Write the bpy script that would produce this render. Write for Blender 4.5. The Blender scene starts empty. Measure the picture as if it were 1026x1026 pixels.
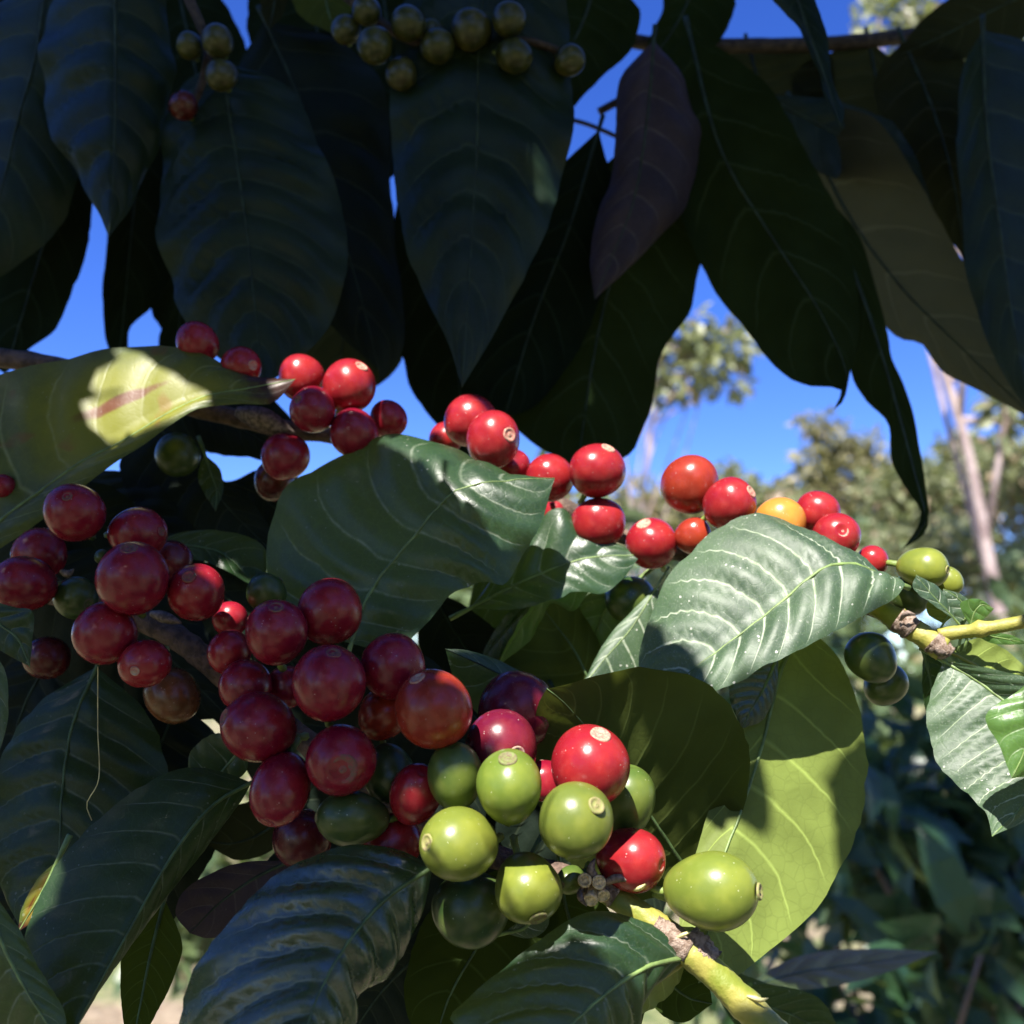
import bpy, bmesh, math, random
import numpy as np
from mathutils import Vector, Matrix, Quaternion
random.seed(7); np.random.seed(7)
S = bpy.context.scene
COL = S.collection
R = math.radians
# ------------------------------------------------------------ camera
F = 1000.0                       # focal length in pixels of the 1026 px photograph
PITCH = R(9)
CAM = Vector((0, 0, 1.35))
RT = Vector((1, 0, 0)); FW = Vector((0, math.cos(PITCH), math.sin(PITCH))); UP = Vector((0, -math.sin(PITCH), math.cos(PITCH)))
cd = bpy.data.cameras.new('camera'); cam = bpy.data.objects.new('camera', cd); COL.objects.link(cam)
cam.location = CAM; cam.rotation_euler = (R(90) + PITCH, 0, 0)
cd.sensor_width = 36; cd.lens = F / 1026 * 36; cd.clip_start = 0.01; cd.clip_end = 2000
cd.dof.use_dof = True; cd.dof.focus_distance = 0.222; cd.dof.aperture_fstop = 35.09 / 2.2
S.camera = cam
S.render.resolution_x = 1024; S.render.resolution_y = 1024

def P(x, y, d):
    """world point seen at photo pixel (x, y), d metres in front of the camera"""
    return CAM + RT * ((x - 513) / F * d) + UP * ((513 - y) / F * d) + FW * d
# ------------------------------------------------------------ light
LC = Vector((-.19, .87, .46)).normalized()
SUN = (RT * LC.x + UP * LC.y - FW * LC.z).normalized()      # towards the sun
EL = math.asin(SUN.z); AZ = math.atan2(SUN.x, SUN.y)
w = bpy.data.worlds.new('World'); S.world = w; w.use_nodes = True
nt = w.node_tree
sky = nt.nodes.new('ShaderNodeTexSky'); sky.sky_type = 'NISHITA'; sky.sun_disc = False
sky.sun_elevation = EL; sky.sun_rotation = AZ
sky.altitude = 1500; sky.air_density = 1.0; sky.dust_density = 0.2; sky.ozone_density = 6.0
hs = nt.nodes.new('ShaderNodeHueSaturation'); hs.inputs['Saturation'].default_value = 1.22; hs.inputs['Hue'].default_value = .522
bg = nt.nodes['Background']; bg.inputs['Strength'].default_value = 0.095
nt.links.new(sky.outputs[0], hs.inputs['Color']); nt.links.new(hs.outputs[0], bg.inputs['Color'])
sd = bpy.data.lights.new('sun', 'SUN'); sun = bpy.data.objects.new('sun', sd); COL.objects.link(sun)
sd.energy = 5.0; sd.angle = R(0.53); sd.color = (1.0, .95, .86)
sun.rotation_euler = SUN.to_track_quat('Z', 'Y').to_euler(); sun.location = (-1, -2, 5)
S.view_settings.view_transform = 'Standard'; S.view_settings.look = 'None'
S.view_settings.gamma = 1; S.view_settings.use_curve_mapping = False
S.view_settings.exposure = 1.5
S.render.engine = 'CYCLES'
S.cycles.max_bounces = 4; S.cycles.diffuse_bounces = 2; S.cycles.glossy_bounces = 2; S.cycles.transmission_bounces = 3
# ------------------------------------------------------------ node helper
class N:
    def __init__(s, name):
        s.m = bpy.data.materials.new(name); s.m.use_nodes = True
        s.t = s.m.node_tree; s.b = s.t.nodes['Principled BSDF']; s.o = s.t.nodes['Material Output']
    def n(s, typ, **kw):
        a = s.t.nodes.new('ShaderNode' + typ)
        for k, v in kw.items(): setattr(a, k, v)
        return a
    def l(s, a, b): s.t.links.new(a, b)
    def set(s, sock, v):
        if isinstance(v, bpy.types.NodeSocket): s.l(v, sock)
        else: sock.default_value = v
    def math(s, op, a, b=0.0, c=None, clamp=False):
        m = s.n('Math', operation=op); m.use_clamp = clamp
        s.set(m.inputs[0], a); s.set(m.inputs[1], b)
        if c is not None: s.set(m.inputs[2], c)
        return m.outputs[0]
    def ramp(s, v, a, b, lo=0.0, hi=1.0):
        m = s.n('MapRange'); m.interpolation_type = 'SMOOTHSTEP'
        s.set(m.inputs[0], v); m.inputs[1].default_value = a; m.inputs[2].default_value = b
        m.inputs[3].default_value = lo; m.inputs[4].default_value = hi
        return m.outputs[0]
    def mix(s, f, a, b, blend='MIX'):
        m = s.n('Mix', data_type='RGBA', blend_type=blend)
        s.set(m.inputs[0], f); s.set(m.inputs[6], a); s.set(m.inputs[7], b)
        return m.outputs[2]
    def noise(s, scale, detail=3, rough=.55, vec=None, dist=0.0):
        m = s.n('TexNoise'); m.inputs['Scale'].default_value = scale; m.inputs['Detail'].default_value = detail
        m.inputs['Roughness'].default_value = rough; m.inputs['Distortion'].default_value = dist
        if vec is not None: s.l(vec, m.inputs['Vector'])
        return m.outputs[0]
    def voro(s, scale, vec=None, rnd=1.0):
        m = s.n('TexVoronoi'); m.inputs['Scale'].default_value = scale; m.inputs['Randomness'].default_value = rnd
        if vec is not None: s.l(vec, m.inputs['Vector'])
        return m
def c4(c): return (c[0], c[1], c[2], 1)

def leaf_mat(name, up, under, trans=(.30, .42, .03), tf=.3, dust=.4, rough=.38, vein=.35, spec=.5,
             brown=0.0, blotch=0.0, bump=.3, sunlit_stain=False):
    k = N(name); b = k.b
    tc = k.n('TexCoord'); ob = tc.outputs['Object']
    uv = k.n('UVMap', uv_map='Phase').outputs[0]; uv2 = k.n('UVMap', uv_map='Leaf').outputs[0]
    sp = k.n('SeparateXYZ'); k.l(uv, sp.inputs[0]); sp2 = k.n('SeparateXYZ'); k.l(uv2, sp2.inputs[0])
    s_abs = k.math('ABSOLUTE', k.math('SUBTRACT', k.math('MULTIPLY', sp2.outputs[0], 2.0), 1.0))
    wob = k.math('MULTIPLY', k.math('SUBTRACT', k.noise(60, 2, vec=ob), .5), .35)
    ph = k.math('FRACT', k.math('ADD', sp.outputs[1], wob))
    dv = k.math('SUBTRACT', .5, k.math('ABSOLUTE', k.math('SUBTRACT', ph, .5)))       # 0 on a side vein
    wdt = k.math('MULTIPLY_ADD', s_abs, -.05, .075)
    vm = k.math('SUBTRACT', 1.0, k.math('DIVIDE', dv, wdt), clamp=True)
    vm = k.math('MULTIPLY', vm, k.ramp(s_abs, .75, 1.0, 1, 0))
    # fine net of veinlets
    vo = k.n('TexVoronoi', feature='DISTANCE_TO_EDGE'); vo.inputs['Scale'].default_value = 320; k.l(ob, vo.inputs['Vector'])
    net = k.ramp(vo.outputs['Distance'], 0.0, .09, 1, 0)
    big = k.noise(45, 3, vec=ob); mid = k.noise(240, 4, vec=ob)
    v1 = k.mix(k.ramp(big, .3, .7), c4([x * .75 for x in up]), c4([up[0] * 1.35, up[1] * 1.22, up[2] * 1.1]))
    v2 = k.mix(k.math('MULTIPLY', net, .22), v1, c4([up[0] * 2.0, up[1] * 1.7, up[2] * 1.4]))
    veincol = c4((min(.5, up[0] * 3 + .06), min(.5, up[1] * 2.4 + .07), up[2] * 2.2 + .03))
    v3 = k.mix(k.math('MULTIPLY', vm, vein), v2, veincol)
    u1 = k.mix(k.ramp(big, .3, .7), c4([x * .8 for x in under]), c4([x * 1.2 for x in under]))
    u2 = k.mix(k.math('MULTIPLY', net, .25), u1, c4([x * .6 for x in under])); u2 = k.mix(k.math('MULTIPLY', vm, .55), u2, c4([min(.6, x * 2.2 + .01) for x in under]))
    if brown > 0:
        edge = k.math('ADD', sp2.outputs[1], k.math('MULTIPLY', k.math('SUBTRACT', mid, .5), .12))
        bm_ = k.ramp(edge, 1 - brown - .05, 1 - brown + .03)
        v3 = k.mix(bm_, v3, (.045, .018, .012, 1)); u2 = k.mix(bm_, u2, (.04, .02, .012, 1))
    if sunlit_stain:           # yellowing round the midrib, with the sunlit patch also put into the colour
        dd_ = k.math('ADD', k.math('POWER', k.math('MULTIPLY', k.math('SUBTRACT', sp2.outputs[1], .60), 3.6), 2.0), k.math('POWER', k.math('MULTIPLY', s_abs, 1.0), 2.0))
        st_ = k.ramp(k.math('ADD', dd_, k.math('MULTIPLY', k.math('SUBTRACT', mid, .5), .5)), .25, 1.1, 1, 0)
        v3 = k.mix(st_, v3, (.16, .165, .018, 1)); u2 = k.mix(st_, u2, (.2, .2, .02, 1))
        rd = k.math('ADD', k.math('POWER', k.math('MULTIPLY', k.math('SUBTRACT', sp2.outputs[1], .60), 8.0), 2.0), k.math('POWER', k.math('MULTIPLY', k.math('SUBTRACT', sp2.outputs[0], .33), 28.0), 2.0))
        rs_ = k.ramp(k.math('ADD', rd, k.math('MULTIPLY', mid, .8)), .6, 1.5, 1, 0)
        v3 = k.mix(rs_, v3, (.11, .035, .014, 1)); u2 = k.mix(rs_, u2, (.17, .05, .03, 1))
    if blotch > 0:
        bn = k.noise(70, 2, vec=ob)
        bl = k.math('MULTIPLY', k.ramp(bn, .62, .68), blotch)
        v3 = k.mix(bl, v3, (.22, .035, .02, 1)); u2 = k.mix(bl, u2, (.22, .04, .02, 1))
    # dust: pale specks and a thin film that gathers along the veins
    vd = k.voro(620, ob); gate = k.ramp(k.noise(60, 2, vec=ob), .42, .62)
    rad = k.math('MULTIPLY', k.n('SeparateColor').inputs[0].node.outputs[0], 1.0) if False else None
    sc = k.n('SeparateColor'); k.l(vd.outputs['Color'], sc.inputs[0])
    spk = k.math('MULTIPLY', k.math('LESS_THAN', vd.outputs['Distance'], k.math('MULTIPLY', k.math('ADD', sc.outputs[0], k.math('MULTIPLY', k.math('SUBTRACT', k.noise(2500, 2, vec=ob), .5), 1.2)), .22)), k.ramp(sc.outputs[1], .3, .5))
    spk = k.math('MULTIPLY', spk, gate)
    fine = k.math('MULTIPLY', k.ramp(k.noise(2600, 2, vec=ob), .56, .74), k.math('ADD', k.math('MULTIPLY', vm, .8), .22)); fine = k.math('MAXIMUM', fine, k.math('MULTIPLY', vm, k.ramp(k.noise(500, 3, vec=ob), .35, .6, .2, .8)))
    dm = k.math('MULTIPLY', k.math('MAXIMUM', k.math('MULTIPLY', spk, .85), k.math('MULTIPLY', fine, .7)), dust, clamp=True)
    v4 = k.mix(dm, v3, (.42, .43, .38, 1))
    geo = k.n('NewGeometry'); back = geo.outputs['Backfacing']
    col = k.mix(back, v4, u2); k.l(col, b.inputs['Base Color'])
    rg = k.math('ADD', k.math('MULTIPLY', k.math('SUBTRACT', mid, .5), .30), rough)
    rg = k.math('ADD', rg, k.math('MULTIPLY', dm, .3))
    rg = k.math('MAXIMUM', rg, k.math('MULTIPLY', back, .55)); k.l(rg, b.inputs['Roughness'])
    k.l(k.math('MULTIPLY_ADD', back, -.3, spec), b.inputs['Specular IOR Level'])
    h = k.math('ADD', k.math('MULTIPLY', mid, .32), k.math('MULTIPLY', k.noise(1200, 2, vec=ob), .22))
    h = k.math('SUBTRACT', h, k.math('MULTIPLY', net, .08)); h = k.math('SUBTRACT', h, k.math('MULTIPLY', vm, .5))
    bu = k.n('Bump'); bu.inputs['Strength'].default_value = bump; bu.inputs['Distance'].default_value = .0006
    k.l(h, bu.inputs['Height']); k.l(bu.outputs[0], b.inputs['Normal'])
    tr = k.n('BsdfTranslucent')
    tcol = k.mix(k.math('MULTIPLY', k.math('MAXIMUM', vm, k.math('MULTIPLY', net, .5)), .35), c4(trans), c4([min(.7, x * 1.7) for x in trans]))
    if brown > 0: tcol = k.mix(bm_, tcol, (.06, .02, .005, 1))
    if blotch > 0: tcol = k.mix(bl, tcol, (.3, .05, .02, 1))
    k.l(tcol, tr.inputs[0])
    ms = k.n('MixShader'); ms.inputs[0].default_value = tf
    k.l(b.outputs[0], ms.inputs[1]); k.l(tr.outputs[0], ms.inputs[2]); k.l(ms.outputs[0], k.o.inputs[0])
    return k.m
LM = {
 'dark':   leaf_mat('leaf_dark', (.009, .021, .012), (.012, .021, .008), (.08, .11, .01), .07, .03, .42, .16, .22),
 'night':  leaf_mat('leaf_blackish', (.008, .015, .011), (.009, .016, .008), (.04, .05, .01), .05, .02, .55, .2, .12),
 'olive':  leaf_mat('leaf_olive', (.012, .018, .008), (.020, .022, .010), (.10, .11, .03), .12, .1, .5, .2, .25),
 'oliveu':  leaf_mat('leaf_olive_under', (.03, .05, .02), (.038, .038, .021), (.30, .29, .12), .16, .1, .5, .2, .25),
 'shadeu':  leaf_mat('leaf_shaded_under', (.02, .05, .02), (.045, .058, .015), (.22, .28, .04), .22, .1, .5, .3, .25),
 'green':  leaf_mat('leaf_green', (.019, .048, .022), (.04, .075, .018), (.26, .38, .03), .18, .5, .36, .18, .45),
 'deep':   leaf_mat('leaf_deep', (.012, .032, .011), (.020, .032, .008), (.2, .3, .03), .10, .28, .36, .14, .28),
 'blue':   leaf_mat('leaf_glossy', (.010, .034, .022), (.03, .05, .014), (.2, .3, .03), .12, .30, .27, .2, .9),
 'dusty':  leaf_mat('leaf_dusty', (.036, .075, .038), (.045, .08, .02), (.26, .38, .03), .14, 1.5, .54, 1.0, .65, bump=.26),
 'yellow': leaf_mat('leaf_yellowing', (.05, .075, .016), (.07, .09, .015), (.40, .42, .03), .12, .2, .42, .4, .3, brown=.10, blotch=.3, bump=.15, sunlit_stain=True),
 'under':  leaf_mat('leaf_underside', (.03, .07, .03), (.135, .175, .040), (.42, .54, .08), .07, .2, .4, .4, .4),
 'young':  leaf_mat('leaf_young', (.06, .14, .035), (.08, .15, .03), (.35, .5, .05), .28, .5, .36, .35, .5),
 'dry':    leaf_mat('leaf_purplish', (.036, .030, .040), (.040, .034, .044), (.1, .06, .03), .1, .1, .6, .15, .15),
}
def simple(name, col, rough=.6, var=.25, scale=200, bump=.3, dist=.0005, col2=None, spec=.4):
    k = N(name); ob = k.n('TexCoord').outputs['Object']
    n1 = k.noise(scale, 4, vec=ob)
    c2 = col2 or [x * (1 + 2 * var) for x in col]
    k.l(k.mix(k.ramp(n1, .35, .65), c4([x * (1 - var) for x in col]), c4(c2)), k.b.inputs['Base Color'])
    k.b.inputs['Roughness'].default_value = rough; k.b.inputs['Specular IOR Level'].default_value = spec
    bu = k.n('Bump'); bu.inputs['Strength'].default_value = bump; bu.inputs['Distance'].default_value = dist
    k.l(k.noise(scale * 4, 4, vec=ob), bu.inputs['Height']); k.l(bu.outputs[0], k.b.inputs['Normal'])
    return k.m
M_RIB = simple('midrib_green', (.13, .19, .06), .45)
M_RIBM = simple('midrib_mid', (.06, .10, .035), .5)
M_RIBD = simple('midrib_dark', (.026, .042, .024), .55, spec=.2)
M_BARK = simple('bark_brown', (.10, .065, .05), .8, .35, 350, .8, .001)
M_BARKD = simple('bark_dark', (.05, .036, .024), .8, .35, 350, .8, .001)
M_STEM = simple('stem_green', (.22, .26, .03), .5, .25, 160, .5, .0006, (.30, .27, .06))
M_CORK = simple('stem_cork', (.30, .19, .13), .85, .4, 900, .9, .0008, (.42, .32, .26))
M_SCARG = simple('scar_tan', (.34, .25, .13), .7, .3, 1500, .5, .0003)
M_STUB = simple('pedicel_tan', (.5, .38, .2), .7, .3, 1500, .5, .0003)
M_BRACT = simple('bract_brown', (.16, .12, .10), .8, .4, 900, .6, .0005)
M_GREENST = simple('stalk_green', (.16, .22, .05), .5)

def cherry_mat(name, green=False):
    k = N(name); b = k.b; ob = k.n('TexCoord').outputs['Object']; oi = k.n('ObjectInfo')
    c = oi.outputs['Color']; sep = k.n('SeparateXYZ'); k.l(ob, sep.inputs[0])
    big = k.noise(110, 3, vec=ob)
    dark = k.mix(.5, c, (.02, .004, .008, 1) if not green else (.02, .05, .012, 1))
    lit = k.mix(.22, c, (.75, .12, .05, 1) if not green else (.55, .5, .06, 1))
    c1 = k.mix(k.ramp(big, .38, .72), dark, lit); c1 = k.mix(.55, c1, c)
    # tiny pale lenticels, scratches and specks of dust
    vd = k.voro(1250, ob); sc = k.n('SeparateColor'); k.l(vd.outputs['Color'], sc.inputs[0])
    sp = k.math('MULTIPLY', k.math('LESS_THAN', vd.outputs['Distance'], k.math('MULTIPLY', sc.outputs[0], .2)), k.ramp(sc.outputs[1], .72, .8))
    film = k.math('MULTIPLY', k.ramp(k.noise(420, 5, .65, vec=ob), .5, .75), .02)
    f = k.math('ADD', k.math('MULTIPLY', sp, .55), film, clamp=True)
    k.l(k.mix(f, c1, (.55, .42, .40, 1) if not green else (.5, .52, .35, 1)), b.inputs['Base Color'])
    k.l(k.math('ADD', k.math('MULTIPLY', k.noise(300, 3, vec=ob), .16), .19 if not green else .24), b.inputs['Roughness'])
    b.inputs['Specular IOR Level'].default_value = .42
    b.inputs['Subsurface Weight'].default_value = 0; b.inputs['Subsurface Scale'].default_value = .0025
    b.inputs['Subsurface Radius'].default_value = (1.0, .25, .15) if not green else (.6, 1.0, .2)
    bu = k.n('Bump'); bu.inputs['Strength'].default_value = .25; bu.inputs['Distance'].default_value = .0003
    hh = k.math('ADD', k.noise(260, 3, vec=ob), k.math('MULTIPLY', k.noise(1600, 2, vec=ob), .12))
    k.l(hh, bu.inputs['Height']); k.l(bu.outputs[0], b.inputs['Normal'])
    return k.m
M_RED = cherry_mat('cherry_ripe'); M_GRN = cherry_mat('cherry_unripe', True)
def scar_mat(name, a, bcol):
    k = N(name); ob = k.n('TexCoord').outputs['Object']; oi = k.n('ObjectInfo')
    sp = k.n('SeparateXYZ'); k.l(ob, sp.inputs[0])
    n1 = k.noise(1500, 4, vec=ob)
    k.l(k.mix(k.ramp(n1, .3, .7), k.mix(.6, c4(a), oi.outputs['Color']), c4(bcol)), k.b.inputs['Base Color'])
    k.b.inputs['Roughness'].default_value = .7
    bu = k.n('Bump'); bu.inputs['Strength'].default_value = .5; bu.inputs['Distance'].default_value = .0002
    k.l(n1, bu.inputs['Height']); k.l(bu.outputs[0], k.b.inputs['Normal'])
    return k.m
M_SCAR = scar_mat('scar_pale', (.30, .19, .13), (.40, .30, .21))
M_SCARM = scar_mat('scar_olive', (.14, .12, .04), (.24, .19, .09))
M_SCARD = scar_mat('scar_dark', (.05, .035, .022), (.13, .09, .05))
# ------------------------------------------------------------ object helpers
def tag(o, label=None, cat=None, group=None, kind=None):
    if label: o['label'] = label
    if cat: o['category'] = cat
    if group: o['group'] = group
    if kind: o['kind'] = kind
    return o
def empty(name, loc):
    o = bpy.data.objects.new(name, None); o.location = loc; o.empty_display_size = .02; COL.objects.link(o); return o
def wloc(o):
    v = Vector(o.location)
    while o.parent: o = o.parent; v += Vector(o.location)
    return v
def link(name, verts, faces, mat, parent=None, origin=None, smooth=True, uvs=None):
    """verts are world points; the object's origin is put at 'origin'"""
    V = np.array(verts, dtype=float); o0 = Vector(origin) if origin is not None else Vector(V[0])
    V = V - np.array(o0)
    me = bpy.data.meshes.new(name); me.from_pydata(V.tolist(), [], faces); me.validate()
    if smooth: me.polygons.foreach_set('use_smooth', [True] * len(me.polygons))
    if uvs:
        for nm, arr in uvs.items():
            l = me.uv_layers.new(name=nm)
            idx = np.empty(len(me.loops), dtype=np.int32); me.loops.foreach_get('vertex_index', idx)
            l.data.foreach_set('uv', np.array(arr)[idx].astype(np.float32).ravel())
    me.materials.append(mat); me.update()
    ob = bpy.data.objects.new(name, me); COL.objects.link(ob)
    if parent: ob.parent = parent; ob.location = o0 - wloc(parent)
    else: ob.location = o0
    return ob
def spline(pts, n):
    """Catmull-Rom through pts (list of tuples), n+1 samples evenly spaced along it"""
    p = np.array(pts, dtype=float); q = np.vstack([2 * p[0] - p[1], p, 2 * p[-1] - p[-2]])
    out = []
    for i in range(len(p) - 1):
        a, b, c, d = q[i], q[i + 1], q[i + 2], q[i + 3]
        for t in np.linspace(0, 1, 16, endpoint=False):
            out.append(.5 * ((2 * b) + (-a + c) * t + (2 * a - 5 * b + 4 * c - d) * t * t + (-a + 3 * b - 3 * c + d) * t ** 3))
    out.append(p[-1]); out = np.array(out)
    s = np.concatenate([[0], np.cumsum(np.linalg.norm(np.diff(out, axis=0), axis=1))])
    u = np.linspace(0, s[-1], n + 1)
    return np.stack([np.interp(u, s, out[:, k]) for k in range(p.shape[1])], 1)
def tube_geo(path, radii, seg=10, cap=True, knob=0.0):
    path = [Vector(p) for p in path]; V = []; Fc = []
    up = Vector((.3, .2, 1)).normalized()
    for i, p in enumerate(path):
        t = (path[min(i + 1, len(path) - 1)] - path[max(i - 1, 0)]).normalized()
        a = t.cross(up).normalized(); b = t.cross(a).normalized()
        for j in range(seg):
            an = 2 * math.pi * j / seg
            r = radii[i] * (1 + knob * math.sin(3 * an + i * 1.7) * math.sin(i * .9))
            V.append(p + a * (math.cos(an) * r) + b * (math.sin(an) * r))
    n = len(path)
    for i in range(n - 1):
        for j in range(seg):
            Fc.append((i * seg + j, i * seg + (j + 1) % seg, (i + 1) * seg + (j + 1) % seg, (i + 1) * seg + j))
    if cap:
        Fc.append(tuple(range(seg - 1, -1, -1))); Fc.append(tuple((n - 1) * seg + j for j in range(seg)))
    return V, Fc
def tube(name, path, radii, mat, parent=None, seg=10, origin=None, knob=0.0):
    V, Fc = tube_geo(path, radii, seg, True, knob)
    return link(name, V, Fc, mat, parent, origin if origin is not None else path[0])
def pxpath(pts, n=40):
    """pts = (px, py, depth cm)"""
    return [P(x, y, d / 100) for x, y, d in spline(pts, n)]

NL, K = 46, 9
def leaf(parent, M, L, Rr, D, mat='green', upper=True, nv=9, quilt=.07, bow=.05, wav=.03, nw=4, rib=None, ribr=.0008, label=None, sag=0.0, name='leaf'):
    """M, L, Rr: midrib and both margins from base to tip in photo pixels;
    D = depth (cm) at base, tip, extra depth of left margin, of right margin"""
    d0, d1, dl, dr = D
    v = np.linspace(0, 1, NL + 1); hump = np.sin(np.pi * np.clip(v, 0, 1)) ** .8
    dm = d0 + (d1 - d0) * v + sag * np.sin(np.pi * v)
    def lift(pts, extra):
        q = spline([(a[0], a[1]) for a in pts], NL)
        return np.array([list(P(q[i, 0], q[i, 1], (dm[i] + extra * hump[i]) / 100)) for i in range(NL + 1)])
    m3 = lift(M, 0)
    def edge(pts, extra):
        e = lift(pts, extra); return e
    l3 = edge(L, dl); r3 = edge(Rr, dr)
    return leaf3d(parent, m3, l3, r3, mat, upper, nv, quilt, bow, wav, nw, rib, ribr, label, name)
_lc = [0]
def leaf3d(parent, m3, l3, r3, mat, upper=True, nv=9, quilt=.07, bow=.05, wav=.03, nw=4, rib=None, ribr=.0008, label=None, name='leaf', toward=None):
    _lc[0] += 1; rs = np.random.RandomState(_lc[0] * 13 + 5)
    v = np.linspace(0, 1, NL + 1)
    sv = np.concatenate([-np.linspace(1, 0, K + 1)[:-1], np.linspace(0, 1, K + 1)])
    G = np.zeros((NL + 1, len(sv), 3)); PH = np.zeros((NL + 1, len(sv), 2)); UV = np.zeros_like(PH)
    p1, p2 = rs.rand(2) * 6.28
    for j, s in enumerate(sv):
        e = l3 if s < 0 else r3
        G[:, j] = m3 * (1 - abs(s)) + e * abs(s)
        PH[:, j, 0] = .5 + .5 * s; PH[:, j, 1] = nv * (v - .11 * abs(s) - .07 * s * s) + (.5 if s < 0 else .37)
        UV[:, j, 0] = .5 + .5 * s; UV[:, j, 1] = v
    dv = np.gradient(G, axis=0); ds = np.gradient(G, axis=1)
    nn = np.cross(dv, ds); ln = np.linalg.norm(nn, axis=2, keepdims=True); nn = nn / np.maximum(ln, 1e-12)
    tocam = (np.array(CAM) - G) if toward is None else np.broadcast_to(np.array(toward, dtype=float), G.shape)
    sign = np.sign(np.sum(np.sum(nn * tocam, 2) * ln[:, :, 0]))
    if not upper: sign = -sign
    nn = nn * sign
    wl = np.linalg.norm(l3 - m3, axis=1); wr = np.linalg.norm(r3 - m3, axis=1)
    W = np.where(sv[None, :] < 0, wl[:, None], wr[:, None]); a = np.abs(sv)[None, :]
    W = np.minimum(W, np.median(np.concatenate([wl, wr])) * 1.3)
    ph = PH[:, :, 1]; q = np.abs(np.sin(np.pi * ph)) ** .7
    fade = np.sin(np.pi * np.clip(a * .93 + .05, 0, 1)) ** .6
    amp = .6 + .8 * rs.rand(NL + 1)[:, None]; amp = np.convolve(amp[:, 0], np.ones(5) / 5, 'same')[:, None]
    disp = 1.5 * quilt * W * (q - .5) * fade * amp * (1 + .35 * np.sin(ph * 2.1 + p1) * np.sin(a * 5 + p2))
    disp += bow * W * 4 * a * (1 - a)
    vv = v[:, None]
    lr = np.where(sv[None, :] < 0, p1, p2)
    disp += wav * W * a ** 2 * (np.sin(2 * np.pi * nw * vv + lr) + .6 * np.sin(2 * np.pi * nw * 1.7 * vv + lr * 2.3))
    disp *= np.clip(np.minimum(vv, 1 - vv) * 12, 0, 1)
    G = G + nn * disp[:, :, None]
    # outward wobble of the margins in the leaf's own plane
    jit = np.convolve(rs.randn(NL + 1 + 6), np.ones(7) / 7, 'valid')
    for side, e3, idx in ((-1, l3, 0), (1, r3, len(sv) - 1)):
        G[:, idx] += (e3 - m3) * (jit * .05 * side)[:, None]
    nc = len(sv); V = G.reshape(-1, 3); Fc = []
    # base and tip columns collapse; orientation decided by 'sign'
    flip = sign < 0
    for i in range(NL):
        for j in range(nc - 1):
            f = (i * nc + j, (i + 1) * nc + j, (i + 1) * nc + j + 1, i * nc + j + 1)
            Fc.append(f[::-1] if flip else f)
    ob = link(name, V, Fc, LM[mat], parent, origin=m3[0], uvs={'Phase': PH.reshape(-1, 2), 'Leaf': UV.reshape(-1, 2)})
    # midrib with petiole
    mid = G[:, K]; bdir = mid[0] - mid[3]; bdir = bdir / max(np.linalg.norm(bdir), 1e-9)
    path = [Vector(mid[0] + bdir * t) for t in (.006, .003)] + [Vector(x) for x in mid[::2]]
    ribr = ribr * .66
    rr = [ribr * 1.4, ribr * 1.3] + [ribr * (1.0 - .8 * i / NL) for i in range(0, NL + 1, 2)]
    if rib is None: rib = M_RIBD if mat in ('dark', 'night', 'olive', 'dry', 'oliveu') else M_RIBM if mat in ('deep', 'blue', 'shadeu') else M_RIB
    tube('midrib', path, rr, rib, ob, 6, origin=mid[0])
    if label: ob['label'] = label
    return ob

# ------------------------------------------------------------ ground and background
AVOID = []
def leafcloud(clumps, n, size, rs, droop=.3, wid=.42, up_bias=.5):
    """many small folded leaves around clump centres; returns verts, faces"""
    V = []; Fc = []; cl = np.array([c[:3] for c in clumps]); rad = np.array([c[3] for c in clumps])
    pr = rad ** 2.2; pr = pr / pr.sum()
    for _ in range(n):
        i = rs.choice(len(cl), p=pr)
        d = rs.randn(3); d /= np.linalg.norm(d)
        c = cl[i] + d * rad[i] * (rs.rand() ** .45) * np.array([1, 1, .8])
        if AVOID:                                   # no leaf across the sunbeam that lights the near branch
            dv_ = c - np.array(AVOID[0]); dv_ = dv_ - np.array(SUN) * (dv_ @ np.array(SUN))
            if np.linalg.norm(dv_) < AVOID[1]: continue
        ax = d * .8 + rs.randn(3) * .7; ax[2] -= droop; ax /= np.linalg.norm(ax)
        nz = np.array([0, 0, up_bias]) + rs.randn(3) * .6; sd_ = np.cross(ax, nz); sd_ /= max(np.linalg.norm(sd_), 1e-6)
        no = np.cross(sd_, ax); l = size * (.55 + .8 * rs.rand()); wd = l * wid * (.8 + .4 * rs.rand())
        b = len(V)
        ctr = [(0, 0), (.33, .04), (.68, .02), (1.0, -.14)]
        for t, hgt in ctr: V.append(c + ax * l * t + no * l * hgt)
        for sgn in (1, -1):
            V.append(c + ax * l * .33 + sd_ * sgn * wd * .5 + no * l * .10)
            V.append(c + ax * l * .68 + sd_ * sgn * wd * .42 + no * l * .05)
        Fc += [(b, b + 4, b + 1), (b + 1, b + 4, b + 5, b + 2), (b + 2, b + 5, b + 3),
               (b, b + 1, b + 6), (b + 1, b + 2, b + 7, b + 6), (b + 2, b + 3, b + 7)]
    return V, Fc
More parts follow.
